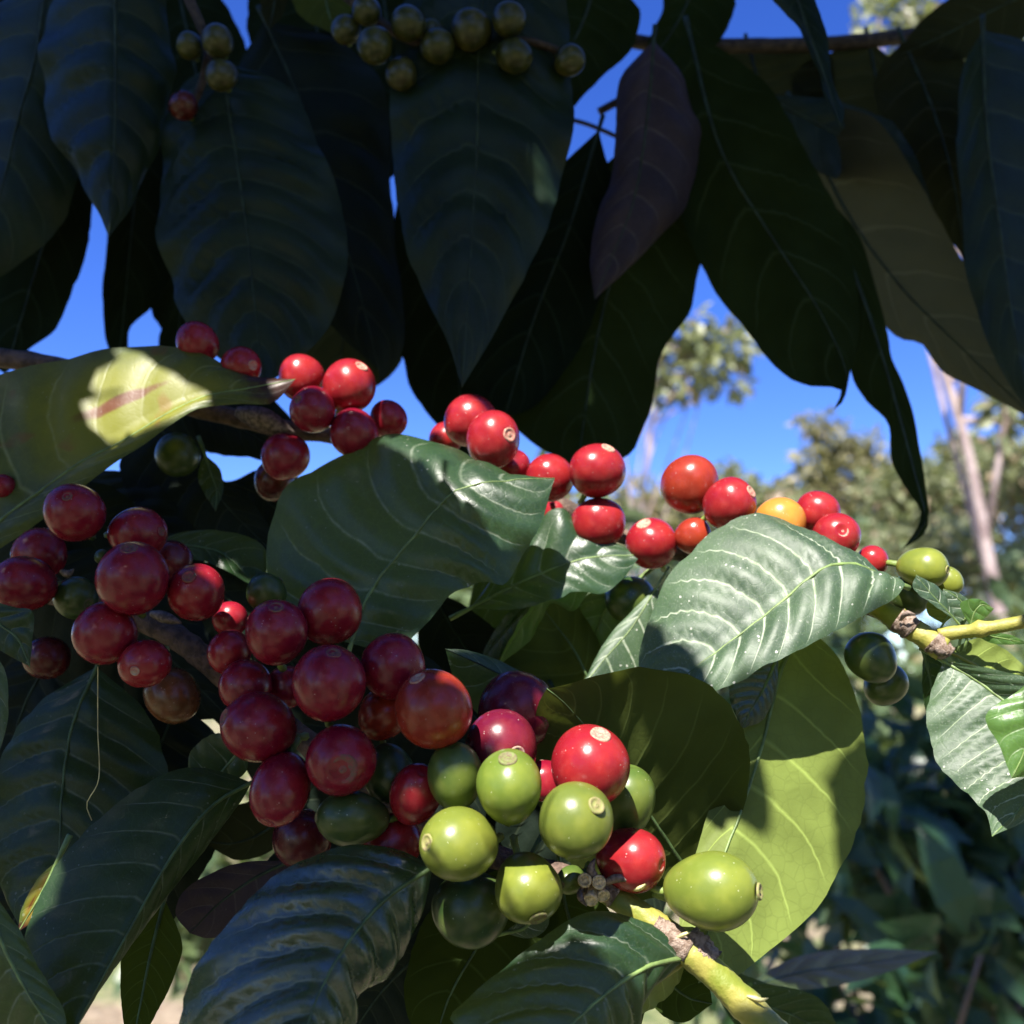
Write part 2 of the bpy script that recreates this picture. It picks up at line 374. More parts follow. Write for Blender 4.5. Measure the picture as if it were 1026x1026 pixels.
def foliage_mat(name, a, b_, c_, rough=.4, tf=.25, scale=3.0, spec=.45):
    k = N(name); geo = k.n('NewGeometry')
    ri = geo.outputs['Random Per Island']
    col = k.mix(k.ramp(ri, 0, .6), c4(a), c4(b_)); col = k.mix(k.ramp(ri, .86, .97), col, c4(c_))
    k.l(col, k.b.inputs['Base Color']); k.b.inputs['Roughness'].default_value = rough; k.b.inputs['Specular IOR Level'].default_value = spec
    tr = k.n('BsdfTranslucent'); k.l(k.mix(.4, col, (.45, .55, .08, 1)), tr.inputs[0])
    ms = k.n('MixShader'); ms.inputs[0].default_value = tf
    k.l(k.b.outputs[0], ms.inputs[1]); k.l(tr.outputs[0], ms.inputs[2]); k.l(ms.outputs[0], k.o.inputs[0])
    return k.m
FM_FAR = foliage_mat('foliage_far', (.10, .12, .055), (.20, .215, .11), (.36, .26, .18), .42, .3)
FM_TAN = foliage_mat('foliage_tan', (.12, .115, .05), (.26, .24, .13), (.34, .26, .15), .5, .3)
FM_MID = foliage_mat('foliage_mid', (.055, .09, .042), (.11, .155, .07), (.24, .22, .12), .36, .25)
FM_NEAR = foliage_mat('foliage_near', (.016, .045, .026), (.035, .085, .035), (.12, .17, .06), .34, .25, spec=.4)  # darker coffee foliage, the lower right shrubs' shade put into its colour
M_TRUNK = simple('trunk_pinkish', (.36, .26, .25), .85, .3, 6, .6, .02, (.48, .38, .36))
M_TRUNKD = simple('trunk_brown', (.16, .11, .08), .85, .3, 9, .6, .02)

def ground():
    n = 60; V = []; Fc = []
    xs = np.sign(np.linspace(-1, 1, n + 1)) * np.abs(np.linspace(-1, 1, n + 1)) ** 3 * 600
    for yy in xs:
        for xx in xs:
            d = math.hypot(xx, yy)
            V.append((xx, yy, .05 * math.sin(xx * 1.1) * math.cos(yy * .9) + min(d, 80) * .0))
    for i in range(n):
        for j in range(n):
            a = i * (n + 1) + j; Fc.append((a, a + 1, a + n + 2, a + n + 1))
    k = N('ground_soil'); ob = k.n('TexCoord').outputs['Object']
    n1 = k.noise(1.3, 5, vec=ob); n2 = k.noise(18, 6, .65, vec=ob)
    soil = k.mix(k.ramp(n2, .3, .7), (.20, .14, .08, 1), (.42, .33, .22, 1))
    gr = k.mix(k.ramp(n2, .35, .7), (.10, .14, .04, 1), (.30, .30, .12, 1))
    k.l(k.mix(k.ramp(n1, .42, .56), soil, gr), k.b.inputs['Base Color']); k.b.inputs['Roughness'].default_value = .9
    bu = k.n('Bump'); bu.inputs['Distance'].default_value = .05; k.l(n2, bu.inputs['Height']); k.l(bu.outputs[0], k.b.inputs['Normal'])
    tag(link('ground', V, Fc, k.m, origin=(0, 0, 0)), kind='structure')
ground()

def plant(name, base, clumps, n, size, mat, trunk_mat, label, cat, group=None, rs=None, droop=.3, trunk_r=.06, wid=.42, trunk_path=None, up_bias=.5):
    """trunk with limbs to every clump, crown of leaves"""
    rs = rs or np.random.RandomState(len(bpy.data.objects))
    root = tag(empty(name, base), label, cat, group)
    V, Fc = [], []
    top = np.mean(np.array([c[:3] for c in clumps]), axis=0)
    path = trunk_path or [Vector(base), Vector(base).lerp(Vector(top), .5) + Vector((rs.randn() * .02, 0, 0)) * trunk_r * 20, Vector(top)]
    pp = [Vector(q) for q in spline([tuple(q) for q in path], 12)]
    V, Fc = tube_geo(pp, [trunk_r * (1 - .55 * i / 12) for i in range(13)], 8)
    for c in clumps:
        st = pp[rs.randint(5, 13)]; e = Vector(c[:3]); m = st.lerp(e, .5) + Vector((rs.randn(), rs.randn(), rs.rand())) * (e - st).length * .08
        q = [Vector(x) for x in spline([tuple(st), tuple(m), tuple(e)], 6)]
        v2, f2 = tube_geo(q, [trunk_r * (.42 - .3 * i / 6) for i in range(7)], 6)
        o = len(V); V += v2; Fc += [tuple(x + o for x in f) for f in f2]
    link('trunk', V, Fc, trunk_mat, root, origin=base)
    V, Fc = leafcloud(clumps, n, size, rs, droop, wid, up_bias)
    link('crown', V, Fc, mat, root, origin=base, smooth=False)
    return root
def px_clumps(lst, dist):
    """(px, py, r px [, extra depth]) -> clump centres"""
    out = []
    for c in lst:
        dd = dist + (c[3] if len(c) > 3 else 0)
        out.append(tuple(P(c[0], c[1], dd)) + (c[2] / F * dd,))
    return out
rsb = np.random.RandomState(3)
def base_of(x, d):
    p = P(x, 700, d); return Vector((p.x, p.y, -.02))
# far trees, each its own
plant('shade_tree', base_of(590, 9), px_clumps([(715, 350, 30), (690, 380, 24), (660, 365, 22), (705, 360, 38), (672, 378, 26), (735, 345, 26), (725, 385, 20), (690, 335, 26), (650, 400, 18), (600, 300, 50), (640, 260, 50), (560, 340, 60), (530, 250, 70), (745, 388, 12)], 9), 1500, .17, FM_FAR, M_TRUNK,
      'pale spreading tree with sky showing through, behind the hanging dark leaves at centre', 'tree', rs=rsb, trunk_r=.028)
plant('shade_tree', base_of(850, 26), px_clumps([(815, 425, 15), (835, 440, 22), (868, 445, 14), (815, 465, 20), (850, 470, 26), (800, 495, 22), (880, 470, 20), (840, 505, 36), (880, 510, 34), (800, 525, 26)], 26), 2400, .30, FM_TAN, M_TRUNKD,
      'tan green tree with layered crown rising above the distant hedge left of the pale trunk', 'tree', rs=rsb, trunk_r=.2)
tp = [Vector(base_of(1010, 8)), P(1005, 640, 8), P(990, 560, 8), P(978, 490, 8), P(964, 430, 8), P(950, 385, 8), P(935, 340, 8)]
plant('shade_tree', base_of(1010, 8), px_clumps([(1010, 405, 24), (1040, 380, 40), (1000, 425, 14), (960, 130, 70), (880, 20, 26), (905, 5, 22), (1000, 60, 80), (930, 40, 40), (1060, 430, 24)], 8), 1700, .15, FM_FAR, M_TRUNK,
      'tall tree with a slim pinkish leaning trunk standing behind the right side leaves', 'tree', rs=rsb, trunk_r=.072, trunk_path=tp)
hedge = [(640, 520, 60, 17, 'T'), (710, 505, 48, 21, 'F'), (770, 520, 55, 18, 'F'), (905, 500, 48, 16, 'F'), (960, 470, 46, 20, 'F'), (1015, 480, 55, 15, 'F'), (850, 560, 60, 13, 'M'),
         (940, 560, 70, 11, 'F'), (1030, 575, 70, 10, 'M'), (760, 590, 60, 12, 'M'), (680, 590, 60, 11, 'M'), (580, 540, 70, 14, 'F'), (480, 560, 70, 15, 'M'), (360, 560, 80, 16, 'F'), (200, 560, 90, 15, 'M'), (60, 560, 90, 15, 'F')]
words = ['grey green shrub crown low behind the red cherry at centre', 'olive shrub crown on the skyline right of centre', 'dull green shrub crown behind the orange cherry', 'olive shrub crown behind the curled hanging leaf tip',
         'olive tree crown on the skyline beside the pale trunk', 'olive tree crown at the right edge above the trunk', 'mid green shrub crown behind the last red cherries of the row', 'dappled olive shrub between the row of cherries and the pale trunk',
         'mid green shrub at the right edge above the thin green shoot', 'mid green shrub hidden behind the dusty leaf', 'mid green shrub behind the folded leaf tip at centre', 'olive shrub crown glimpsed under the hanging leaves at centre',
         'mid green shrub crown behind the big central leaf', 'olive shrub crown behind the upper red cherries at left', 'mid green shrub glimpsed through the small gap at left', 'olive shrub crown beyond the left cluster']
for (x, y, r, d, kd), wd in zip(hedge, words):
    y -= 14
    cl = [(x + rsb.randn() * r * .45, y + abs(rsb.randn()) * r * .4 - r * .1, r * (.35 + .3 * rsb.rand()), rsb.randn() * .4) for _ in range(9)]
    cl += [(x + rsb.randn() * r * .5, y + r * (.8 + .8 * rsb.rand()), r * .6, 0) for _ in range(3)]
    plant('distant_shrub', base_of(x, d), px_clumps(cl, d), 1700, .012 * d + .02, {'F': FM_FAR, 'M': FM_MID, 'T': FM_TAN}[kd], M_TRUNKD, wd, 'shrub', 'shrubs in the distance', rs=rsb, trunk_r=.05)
# nearer coffee shrubs, lower right and lower left
near = [(905, 700, 3.0, .33, 500, 'sunlit coffee shrub just below the green shoot at right'), (1010, 700, 2.4, .3, 420, 'coffee shrub behind the dusty leaf at the right edge'),
        (860, 860, 1.7, .30, 420, 'dark coffee shrub in shade right of the hanging leaf'), (985, 880, 1.5, .27, 420, 'dark coffee shrub with glinting leaves in the lower right corner'),
        (930, 1060, 1.2, .22, 260, 'coffee shrub with pale lit leaves along the bottom right edge'),
        (760, 760, 2.6, .34, 420, 'coffee shrub hidden behind the hanging leaf with a lit patch'),
        (560, 640, 2.2, .26, 320, 'sunlit coffee shrub glimpsed in the gap under the central leaf'),
        (215, 880, 2.6, .30, 360, 'sunlit coffee shrub glimpsed through the bottom left gaps')]
for x, y, d, r, n, wd in near:
    c = P(x, y, d); cl = [(c.x + rsb.randn() * r * .5, c.y + rsb.randn() * r * .4, c.z + rsb.randn() * r * .45, r * (.35 + .3 * rsb.rand())) for _ in range(10)]
    plant('coffee_shrub', Vector((c.x, c.y, -.02)), cl, int(n * 1.6), .088, FM_NEAR if y > 800 and x > 600 else FM_MID, M_TRUNKD, wd, 'shrub', 'coffee shrubs nearby', rs=rsb, trunk_r=.02, droop=.6, wid=.40)

for k_, (x, y, z, r, wd) in enumerate(((-.9, -1.0, 1.2, .5, 'tall unseen coffee shrub added behind the viewer to the left'), (.1, -1.5, 1.1, .55, 'tall unseen coffee shrub added straight behind the viewer'), (1.0, -1.1, 1.1, .5, 'tall unseen coffee shrub added behind the viewer to the right'), (-1.5, .1, 1.2, .5, 'tall unseen coffee shrub added beside the viewer to the left'), (1.7, .0, 1.0, .5, 'tall unseen coffee shrub added beside the viewer to the right'))):
    cl = [(x + rsb.randn() * r * .5, y + rsb.randn() * r * .35, 1.35 + rsb.randn() * .42, r * (.4 + .3 * rsb.rand())) for _ in range(16)]
    plant('coffee_shrub', Vector((x, y, -.02)), cl, 800, .14, FM_MID, M_TRUNKD, wd, 'shrub', 'coffee shrubs nearby', rs=rsb, trunk_r=.02, droop=.6, wid=.42)  # unseen shrubs added to break up the horizon mirrored in the cherries
cc = [P(880, 860, 1.7) + SUN * 3.6, P(985, 880, 1.5) + SUN * 3.4, P(780, 800, 2.4) + SUN * 3.6]  # crown of an added tree, set along the sun line to cast shade
AVOID = [P(470, 560, .25), .48]
plant('shade_tree', Vector((2.0, -.3, -.02)), [tuple(c + Vector(rsb.randn(3)) * .22) + (.34,) for c in cc[:2] for _ in range(6)], 330, .2, FM_MID, M_TRUNKD,
      'tall unseen tree added behind the viewer to shadow the lower right shrubs', 'tree', rs=rsb, trunk_r=.05)
AVOID = []
# ------------------------------------------------------------ the three fruiting branches
A = tag(empty('coffee_branch', P(1040, 12, .44)), 'shaded upper coffee branch hung with large dark drooping leaves across the top', 'branch')
B = tag(empty('coffee_branch', P(-40, 355, .30)), 'back coffee branch running from brown wood at left to a green leafy shoot at right', 'branch')
C = tag(empty('coffee_branch', P(-60, 560, .27)), 'front coffee branch with big glossy leaves ending in a thick yellow green stem', 'branch')
pa = pxpath([(1060, 10, 44), (1000, 22, 44), (880, 40, 43), (760, 46, 42), (640, 42, 41), (520, 10, 40), (380, -20, 39), (200, -45, 38), (60, -60, 37), (-60, -70, 36)], 60)
tube('stem', pa, [.0034 - .0012 * i / 60 for i in range(61)], M_BARKD, A, 10, origin=pa[0], knob=.1)
pb = pxpath([(-40, 355, 30), (40, 364, 30), (110, 380, 29.6), (200, 410, 29.8), (290, 430, 30.2), (390, 445, 30.6), (480, 470, 30.6), (560, 505, 30.2), (650, 548, 29.4), (740, 560, 28), (800, 580, 26.6), (862, 604, 25.2), (880, 612, 24.8)], 70)
tube('stem', pb, [.0030 - .0009 * i / 70 for i in range(71)], M_BARK, B, 10, origin=pb[0], knob=.14)
def stemtube(name, pts, r0, r1, mat, parent, n=30, knob=.06, bumps=()):
    p = pxpath(pts, n); rr = []
    for i in range(n + 1):
        t = i / n; r = r0 + (r1 - r0) * t
        for (bt, bh, bw) in bumps: r *= 1 + bh * math.exp(-((t - bt) / bw) ** 2)
        rr.append(r)
    return tube(name, p, rr, mat, parent, 12, origin=p[0], knob=knob)
stemtube('green_shoot', [(868, 602, 25.0), (885, 612, 24.7), (905, 625, 24.4), (925, 637, 24.1), (946, 650, 23.9)], .0026, .0029, M_STEM, B, bumps=((.42, .22, .06), (.95, .2, .08)))
stemtube('side_shoot', [(940, 636, 23.9), (965, 633, 23.7), (985, 630, 23.5), (1010, 626, 23.3), (1045, 618, 23)], .0017, .0015, M_STEM, B, bumps=((.4, .35, .05),))
stemtube('node_cork', [(899, 620, 24.35), (908, 626, 24.25), (914, 631, 24.2)], .0031, .0030, M_CORK, B, 10, .15)
stemtube('node_cork', [(934, 642, 23.9), (944, 650, 23.8), (948, 655, 23.8)], .0030, .0022, M_CORK, B, 10, .15)
pc = pxpath([(-60, 560, 27), (40, 590, 26.4), (110, 608, 25.8), (165, 632, 25.2), (200, 655, 24.8), (250, 700, 24.4), (330, 760, 24), (420, 820, 23.6), (500, 860, 23), (560, 876, 22.3), (598, 890, 21.8)], 70)
tube('stem', pc, [.0034 - .0008 * i / 70 for i in range(71)], M_BARK, C, 10, origin=pc[0], knob=.16)
stemtube('green_shoot', [(596, 886, 21.7), (615, 898, 21.5), (645, 918, 21.2), (680, 943, 20.9), (715, 975, 20.6), (750, 1010, 20.3), (800, 1060, 20)], .0025, .0034, M_STEM, C, 50, .05, bumps=((.45, .18, .05), (.72, .1, .03)))
stemtube('node_cork', [(655, 927, 20.95), (670, 937, 20.85), (690, 950, 20.75)], .0024, .0030, M_CORK, C, 12, .15)
stemtube('node_cork', [(690, 938, 20.9), (702, 950, 20.75), (712, 962, 20.7)], .0026, .0027, M_CORK, C, 12, .2)
stemtube('node_cork', [(600, 886, 21.5), (609, 892, 21.4), (617, 898, 21.35)], .0024, .0026, M_CORK, C, 10, .15)
stemtube('thin_stalk', [(655, 893, 21.6), (668, 898, 21.6), (690, 905, 21.7)], .0012, .0011, M_GREENST, C, 10)
def lathe(prof, seg=24):
    V = []; Fc = []
    for r, z in prof:
        for j in range(seg):
            a = 2 * math.pi * j / seg; V.append((r * math.cos(a), r * math.sin(a), z))
    n = len(prof)
    for i in range(n - 1):
        for j in range(seg): Fc.append((i * seg + j, i * seg + (j + 1) % seg, (i + 1) * seg + (j + 1) % seg, (i + 1) * seg + j))
    return V, Fc
def camdir(x, y, z): return (RT * x + UP * y - FW * z).normalized()
for x, y, d, dx, dy, dz in ((586, 882, 20.9, -.3, .35, .9), (600, 884, 20.9, .1, .3, .95), (592, 901, 20.8, -.2, -.3, .93), (604, 897, 21.0, .2, -.3, .9)):
    q = camdir(dx, dy, dz).to_track_quat('Z', 'Y'); o = P(x, y, d / 100)
    V, Fc = lathe([(.0009, -.004), (.0011, -.001), (.0015, .0), (.0015, .0004), (.0011, .0005), (.0008, .0001), (.0004, .0002), (.0, .0004)], 14)
    link('pedicel_scar', [o + q @ Vector(v) for v in V], Fc, M_STUB, C, origin=o)
def sliver(parent, pts, wd, mat, name='bract', d=None):
    """thin dry scale: tapered flat strip with a keel"""
    p = pxpath(pts, 8); V = []; Fc = []
    for i, q in enumerate(p):
        t = i / 8; t_ = (p[min(i + 1, 8)] - p[max(i - 1, 0)]).normalized(); s = t_.cross(FW).normalized(); ww = wd * math.sin(math.pi * (.12 + .86 * t)) + .00008
        for u, hh in ((-1, 0), (0, .4), (1, 0), (0, -.2)): V.append(q + s * ww * u - FW * ww * hh)
    for i in range(8):
        for j in range(4): Fc.append((i * 4 + j, i * 4 + (j + 1) % 4, i * 4 + 4 + (j + 1) % 4, i * 4 + 4 + j))
    Fc += [(3, 2, 1, 0), (32, 33, 34, 35)]
    return link(name, V, Fc, mat, parent, origin=p[0])
M_PALEB = simple('bract_pale', (.5, .45, .2), .6)
for pts, wd, m in (([(600, 884, 21), (592, 872, 20.9), (596, 860, 20.9)], .0009, M_BRACT), ([(605, 886, 21), (618, 880, 20.8), (632, 882, 20.8)], .0009, M_BRACT),
                   ([(584, 888, 21), (581, 898, 20.8), (588, 908, 20.8)], .0006, M_BRACT), ([(630, 890, 21), (640, 890, 20.8), (651, 880, 20.8)], .0006, M_PALEB),
                   ([(748, 998, 20.1), (762, 1002, 20), (770, 1000, 20)], .0005, M_PALEB), ([(678, 940, 20.6), (686, 936, 20.5), (692, 934, 20.5)], .0004, M_PALEB)):
    sliver(C, pts, wd, m)
for pts, wd, m in (([(236, 412, 29), (262, 420, 28.6), (296, 435, 28.5)], .0034, M_BRACT), ([(902, 622, 24), (908, 615, 23.8), (918, 616, 23.8)], .0006, M_BRACT), ([(935, 648, 23.7), (942, 652, 23.6), (952, 655, 23.6)], .0013, M_BRACT)):
    sliver(B, pts, wd, m)
for pts, wd, m in (([(150, 615, 24.6), (160, 617, 24.4), (182, 624, 24.4)], .0014, M_BRACT), ([(60, 572, 25), (68, 575, 24.8), (74, 570, 24.8)], .0009, M_BRACT)):
    sliver(C, pts, wd, m)
# ---------------- upper branch: large dark drooping leaves
def ul(M, L, Rr, D, mat='dark', **k): return leaf(A, M, L, Rr, D, mat, **dict(dict(ribr=.0010, nv=8, wav=.055), **k))
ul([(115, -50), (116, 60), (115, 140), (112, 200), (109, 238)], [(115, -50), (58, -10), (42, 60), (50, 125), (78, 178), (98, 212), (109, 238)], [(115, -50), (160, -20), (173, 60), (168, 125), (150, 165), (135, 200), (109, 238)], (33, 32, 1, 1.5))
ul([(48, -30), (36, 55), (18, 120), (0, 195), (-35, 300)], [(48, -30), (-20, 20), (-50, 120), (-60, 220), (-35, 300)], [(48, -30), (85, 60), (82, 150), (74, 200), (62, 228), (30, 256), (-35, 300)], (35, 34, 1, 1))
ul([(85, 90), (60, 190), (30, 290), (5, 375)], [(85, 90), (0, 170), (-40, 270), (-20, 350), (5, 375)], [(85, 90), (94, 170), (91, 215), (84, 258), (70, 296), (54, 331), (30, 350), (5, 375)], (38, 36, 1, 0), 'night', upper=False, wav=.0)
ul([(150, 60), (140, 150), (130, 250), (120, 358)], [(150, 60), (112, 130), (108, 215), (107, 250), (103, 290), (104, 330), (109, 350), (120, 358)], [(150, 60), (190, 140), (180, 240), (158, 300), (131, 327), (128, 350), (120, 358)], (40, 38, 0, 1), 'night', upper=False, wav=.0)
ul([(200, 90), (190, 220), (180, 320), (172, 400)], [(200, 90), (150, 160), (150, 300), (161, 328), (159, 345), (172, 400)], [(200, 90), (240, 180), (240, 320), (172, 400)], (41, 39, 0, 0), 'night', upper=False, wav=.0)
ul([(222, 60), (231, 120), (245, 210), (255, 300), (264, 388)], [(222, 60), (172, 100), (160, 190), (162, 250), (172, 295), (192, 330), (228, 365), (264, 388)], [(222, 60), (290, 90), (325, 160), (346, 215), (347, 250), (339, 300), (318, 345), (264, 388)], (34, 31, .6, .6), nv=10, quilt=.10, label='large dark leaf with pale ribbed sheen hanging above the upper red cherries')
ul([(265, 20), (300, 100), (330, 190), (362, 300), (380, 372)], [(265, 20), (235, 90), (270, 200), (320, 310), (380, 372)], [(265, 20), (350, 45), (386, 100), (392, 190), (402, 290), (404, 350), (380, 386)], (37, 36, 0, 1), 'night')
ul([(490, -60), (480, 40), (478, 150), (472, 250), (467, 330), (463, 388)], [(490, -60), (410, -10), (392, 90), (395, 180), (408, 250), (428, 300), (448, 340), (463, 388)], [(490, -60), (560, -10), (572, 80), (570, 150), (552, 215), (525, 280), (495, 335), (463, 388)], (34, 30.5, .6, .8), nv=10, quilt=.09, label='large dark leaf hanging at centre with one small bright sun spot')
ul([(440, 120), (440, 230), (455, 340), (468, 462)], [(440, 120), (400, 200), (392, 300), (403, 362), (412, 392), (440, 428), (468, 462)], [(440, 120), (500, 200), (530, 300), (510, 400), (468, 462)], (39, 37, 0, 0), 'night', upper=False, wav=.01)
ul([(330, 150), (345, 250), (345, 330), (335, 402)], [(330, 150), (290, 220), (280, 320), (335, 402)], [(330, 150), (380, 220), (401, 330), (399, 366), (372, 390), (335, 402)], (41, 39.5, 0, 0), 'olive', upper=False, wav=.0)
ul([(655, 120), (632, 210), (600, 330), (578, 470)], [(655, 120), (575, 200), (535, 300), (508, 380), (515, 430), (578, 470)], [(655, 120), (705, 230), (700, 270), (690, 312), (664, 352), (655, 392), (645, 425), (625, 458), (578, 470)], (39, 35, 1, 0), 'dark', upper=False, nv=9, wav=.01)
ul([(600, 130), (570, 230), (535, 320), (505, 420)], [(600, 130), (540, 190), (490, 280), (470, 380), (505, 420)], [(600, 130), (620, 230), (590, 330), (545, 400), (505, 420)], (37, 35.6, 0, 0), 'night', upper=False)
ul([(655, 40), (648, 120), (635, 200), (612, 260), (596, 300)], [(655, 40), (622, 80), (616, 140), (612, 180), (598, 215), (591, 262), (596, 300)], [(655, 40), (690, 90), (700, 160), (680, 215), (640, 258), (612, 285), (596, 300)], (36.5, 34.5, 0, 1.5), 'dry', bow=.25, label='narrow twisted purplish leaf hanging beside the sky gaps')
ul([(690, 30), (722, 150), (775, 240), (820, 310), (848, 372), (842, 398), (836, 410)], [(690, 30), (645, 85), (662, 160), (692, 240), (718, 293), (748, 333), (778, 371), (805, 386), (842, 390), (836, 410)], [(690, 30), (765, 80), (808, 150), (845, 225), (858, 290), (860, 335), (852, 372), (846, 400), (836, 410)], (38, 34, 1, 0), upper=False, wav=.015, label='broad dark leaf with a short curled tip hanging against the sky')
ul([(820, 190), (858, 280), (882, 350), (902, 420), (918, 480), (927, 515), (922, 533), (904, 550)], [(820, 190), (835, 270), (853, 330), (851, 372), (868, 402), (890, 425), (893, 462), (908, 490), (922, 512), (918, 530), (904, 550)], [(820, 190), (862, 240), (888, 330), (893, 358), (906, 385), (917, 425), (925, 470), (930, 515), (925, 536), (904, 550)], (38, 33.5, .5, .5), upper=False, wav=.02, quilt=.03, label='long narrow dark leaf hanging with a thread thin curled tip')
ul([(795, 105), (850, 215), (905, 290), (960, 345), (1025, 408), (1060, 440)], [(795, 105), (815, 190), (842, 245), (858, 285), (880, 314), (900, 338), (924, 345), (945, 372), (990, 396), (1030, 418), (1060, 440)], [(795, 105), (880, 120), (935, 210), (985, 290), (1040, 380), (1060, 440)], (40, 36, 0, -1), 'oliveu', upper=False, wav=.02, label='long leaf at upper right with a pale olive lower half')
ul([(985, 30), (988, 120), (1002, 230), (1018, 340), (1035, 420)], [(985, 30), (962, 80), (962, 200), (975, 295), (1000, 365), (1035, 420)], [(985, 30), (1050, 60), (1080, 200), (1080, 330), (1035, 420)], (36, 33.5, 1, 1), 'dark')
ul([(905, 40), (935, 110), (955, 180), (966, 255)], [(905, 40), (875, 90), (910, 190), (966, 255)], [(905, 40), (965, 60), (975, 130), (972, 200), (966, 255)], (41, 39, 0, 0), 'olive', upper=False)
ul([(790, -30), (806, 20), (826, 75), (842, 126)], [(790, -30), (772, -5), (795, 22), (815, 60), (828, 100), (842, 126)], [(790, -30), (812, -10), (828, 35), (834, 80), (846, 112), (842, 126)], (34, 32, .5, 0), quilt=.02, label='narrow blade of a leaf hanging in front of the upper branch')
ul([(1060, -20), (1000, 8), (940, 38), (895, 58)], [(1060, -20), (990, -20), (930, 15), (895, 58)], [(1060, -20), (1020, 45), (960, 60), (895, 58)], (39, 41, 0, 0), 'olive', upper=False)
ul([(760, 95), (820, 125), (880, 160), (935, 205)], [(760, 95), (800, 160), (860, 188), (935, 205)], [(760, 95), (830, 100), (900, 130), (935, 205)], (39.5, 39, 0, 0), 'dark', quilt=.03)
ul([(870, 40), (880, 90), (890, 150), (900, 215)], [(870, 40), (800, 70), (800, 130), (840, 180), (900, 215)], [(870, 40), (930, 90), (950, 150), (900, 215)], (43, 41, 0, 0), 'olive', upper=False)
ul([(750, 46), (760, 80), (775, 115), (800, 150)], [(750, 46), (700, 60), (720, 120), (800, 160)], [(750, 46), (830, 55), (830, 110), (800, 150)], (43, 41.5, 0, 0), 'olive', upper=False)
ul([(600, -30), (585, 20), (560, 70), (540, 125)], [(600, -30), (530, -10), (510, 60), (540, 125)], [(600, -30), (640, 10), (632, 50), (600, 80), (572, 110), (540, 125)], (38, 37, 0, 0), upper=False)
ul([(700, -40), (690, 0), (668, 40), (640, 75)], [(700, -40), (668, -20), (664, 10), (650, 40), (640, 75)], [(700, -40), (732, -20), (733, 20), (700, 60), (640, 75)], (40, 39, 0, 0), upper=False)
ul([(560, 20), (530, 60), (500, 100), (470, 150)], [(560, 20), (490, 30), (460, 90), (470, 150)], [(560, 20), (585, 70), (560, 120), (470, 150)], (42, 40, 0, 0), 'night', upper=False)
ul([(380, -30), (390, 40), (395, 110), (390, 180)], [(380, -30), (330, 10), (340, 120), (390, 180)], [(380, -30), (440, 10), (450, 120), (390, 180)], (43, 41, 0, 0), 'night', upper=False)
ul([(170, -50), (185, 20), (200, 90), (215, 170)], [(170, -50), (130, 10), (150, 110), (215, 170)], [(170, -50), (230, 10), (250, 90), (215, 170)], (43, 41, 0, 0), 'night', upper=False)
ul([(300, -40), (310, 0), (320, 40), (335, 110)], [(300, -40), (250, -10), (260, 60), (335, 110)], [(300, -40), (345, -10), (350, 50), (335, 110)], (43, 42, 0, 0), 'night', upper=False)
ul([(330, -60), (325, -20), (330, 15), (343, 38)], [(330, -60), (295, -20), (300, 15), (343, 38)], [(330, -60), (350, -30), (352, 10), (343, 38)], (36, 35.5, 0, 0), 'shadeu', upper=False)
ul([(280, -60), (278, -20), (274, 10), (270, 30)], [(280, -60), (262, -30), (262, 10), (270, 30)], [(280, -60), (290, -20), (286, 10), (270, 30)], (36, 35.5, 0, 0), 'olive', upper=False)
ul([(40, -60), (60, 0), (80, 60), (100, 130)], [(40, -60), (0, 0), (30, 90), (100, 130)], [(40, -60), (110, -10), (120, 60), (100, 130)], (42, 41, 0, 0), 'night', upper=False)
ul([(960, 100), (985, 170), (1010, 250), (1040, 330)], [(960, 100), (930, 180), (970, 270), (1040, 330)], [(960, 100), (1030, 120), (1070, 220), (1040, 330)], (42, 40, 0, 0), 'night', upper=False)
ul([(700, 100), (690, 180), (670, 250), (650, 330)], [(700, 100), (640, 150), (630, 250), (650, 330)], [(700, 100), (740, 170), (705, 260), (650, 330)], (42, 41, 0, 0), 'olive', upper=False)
p_ = pxpath([(250, -80, 35), (340, -10, 33.6), (400, 35, 33.3), (450, 48, 33.2), (520, 40, 33.2), (580, 58, 33.3)], 24)
tube('twig', p_, [.0022 - .001 * i / 24 for i in range(25)], M_BARKD, A, 8, origin=p_[0], knob=.1)
p_ = pxpath([(150, -80, 35), (190, 0, 33.6), (208, 50, 33.3), (200, 90, 33.2), (186, 112, 33.2)], 20)
tube('twig', p_, [.0022 - .001 * i / 20 for i in range(21)], M_BARKD, A, 8, origin=p_[0], knob=.1)
tube('twig', pxpath([(560, 117, 40), (590, 125, 40), (625, 140, 40)], 10), [.0009] * 11, M_BARKD, A, 6)
tube('twig', pxpath([(690, 60, 41), (640, 90, 40), (600, 112, 40)], 10), [.0016] * 11, M_BARKD, A, 6)
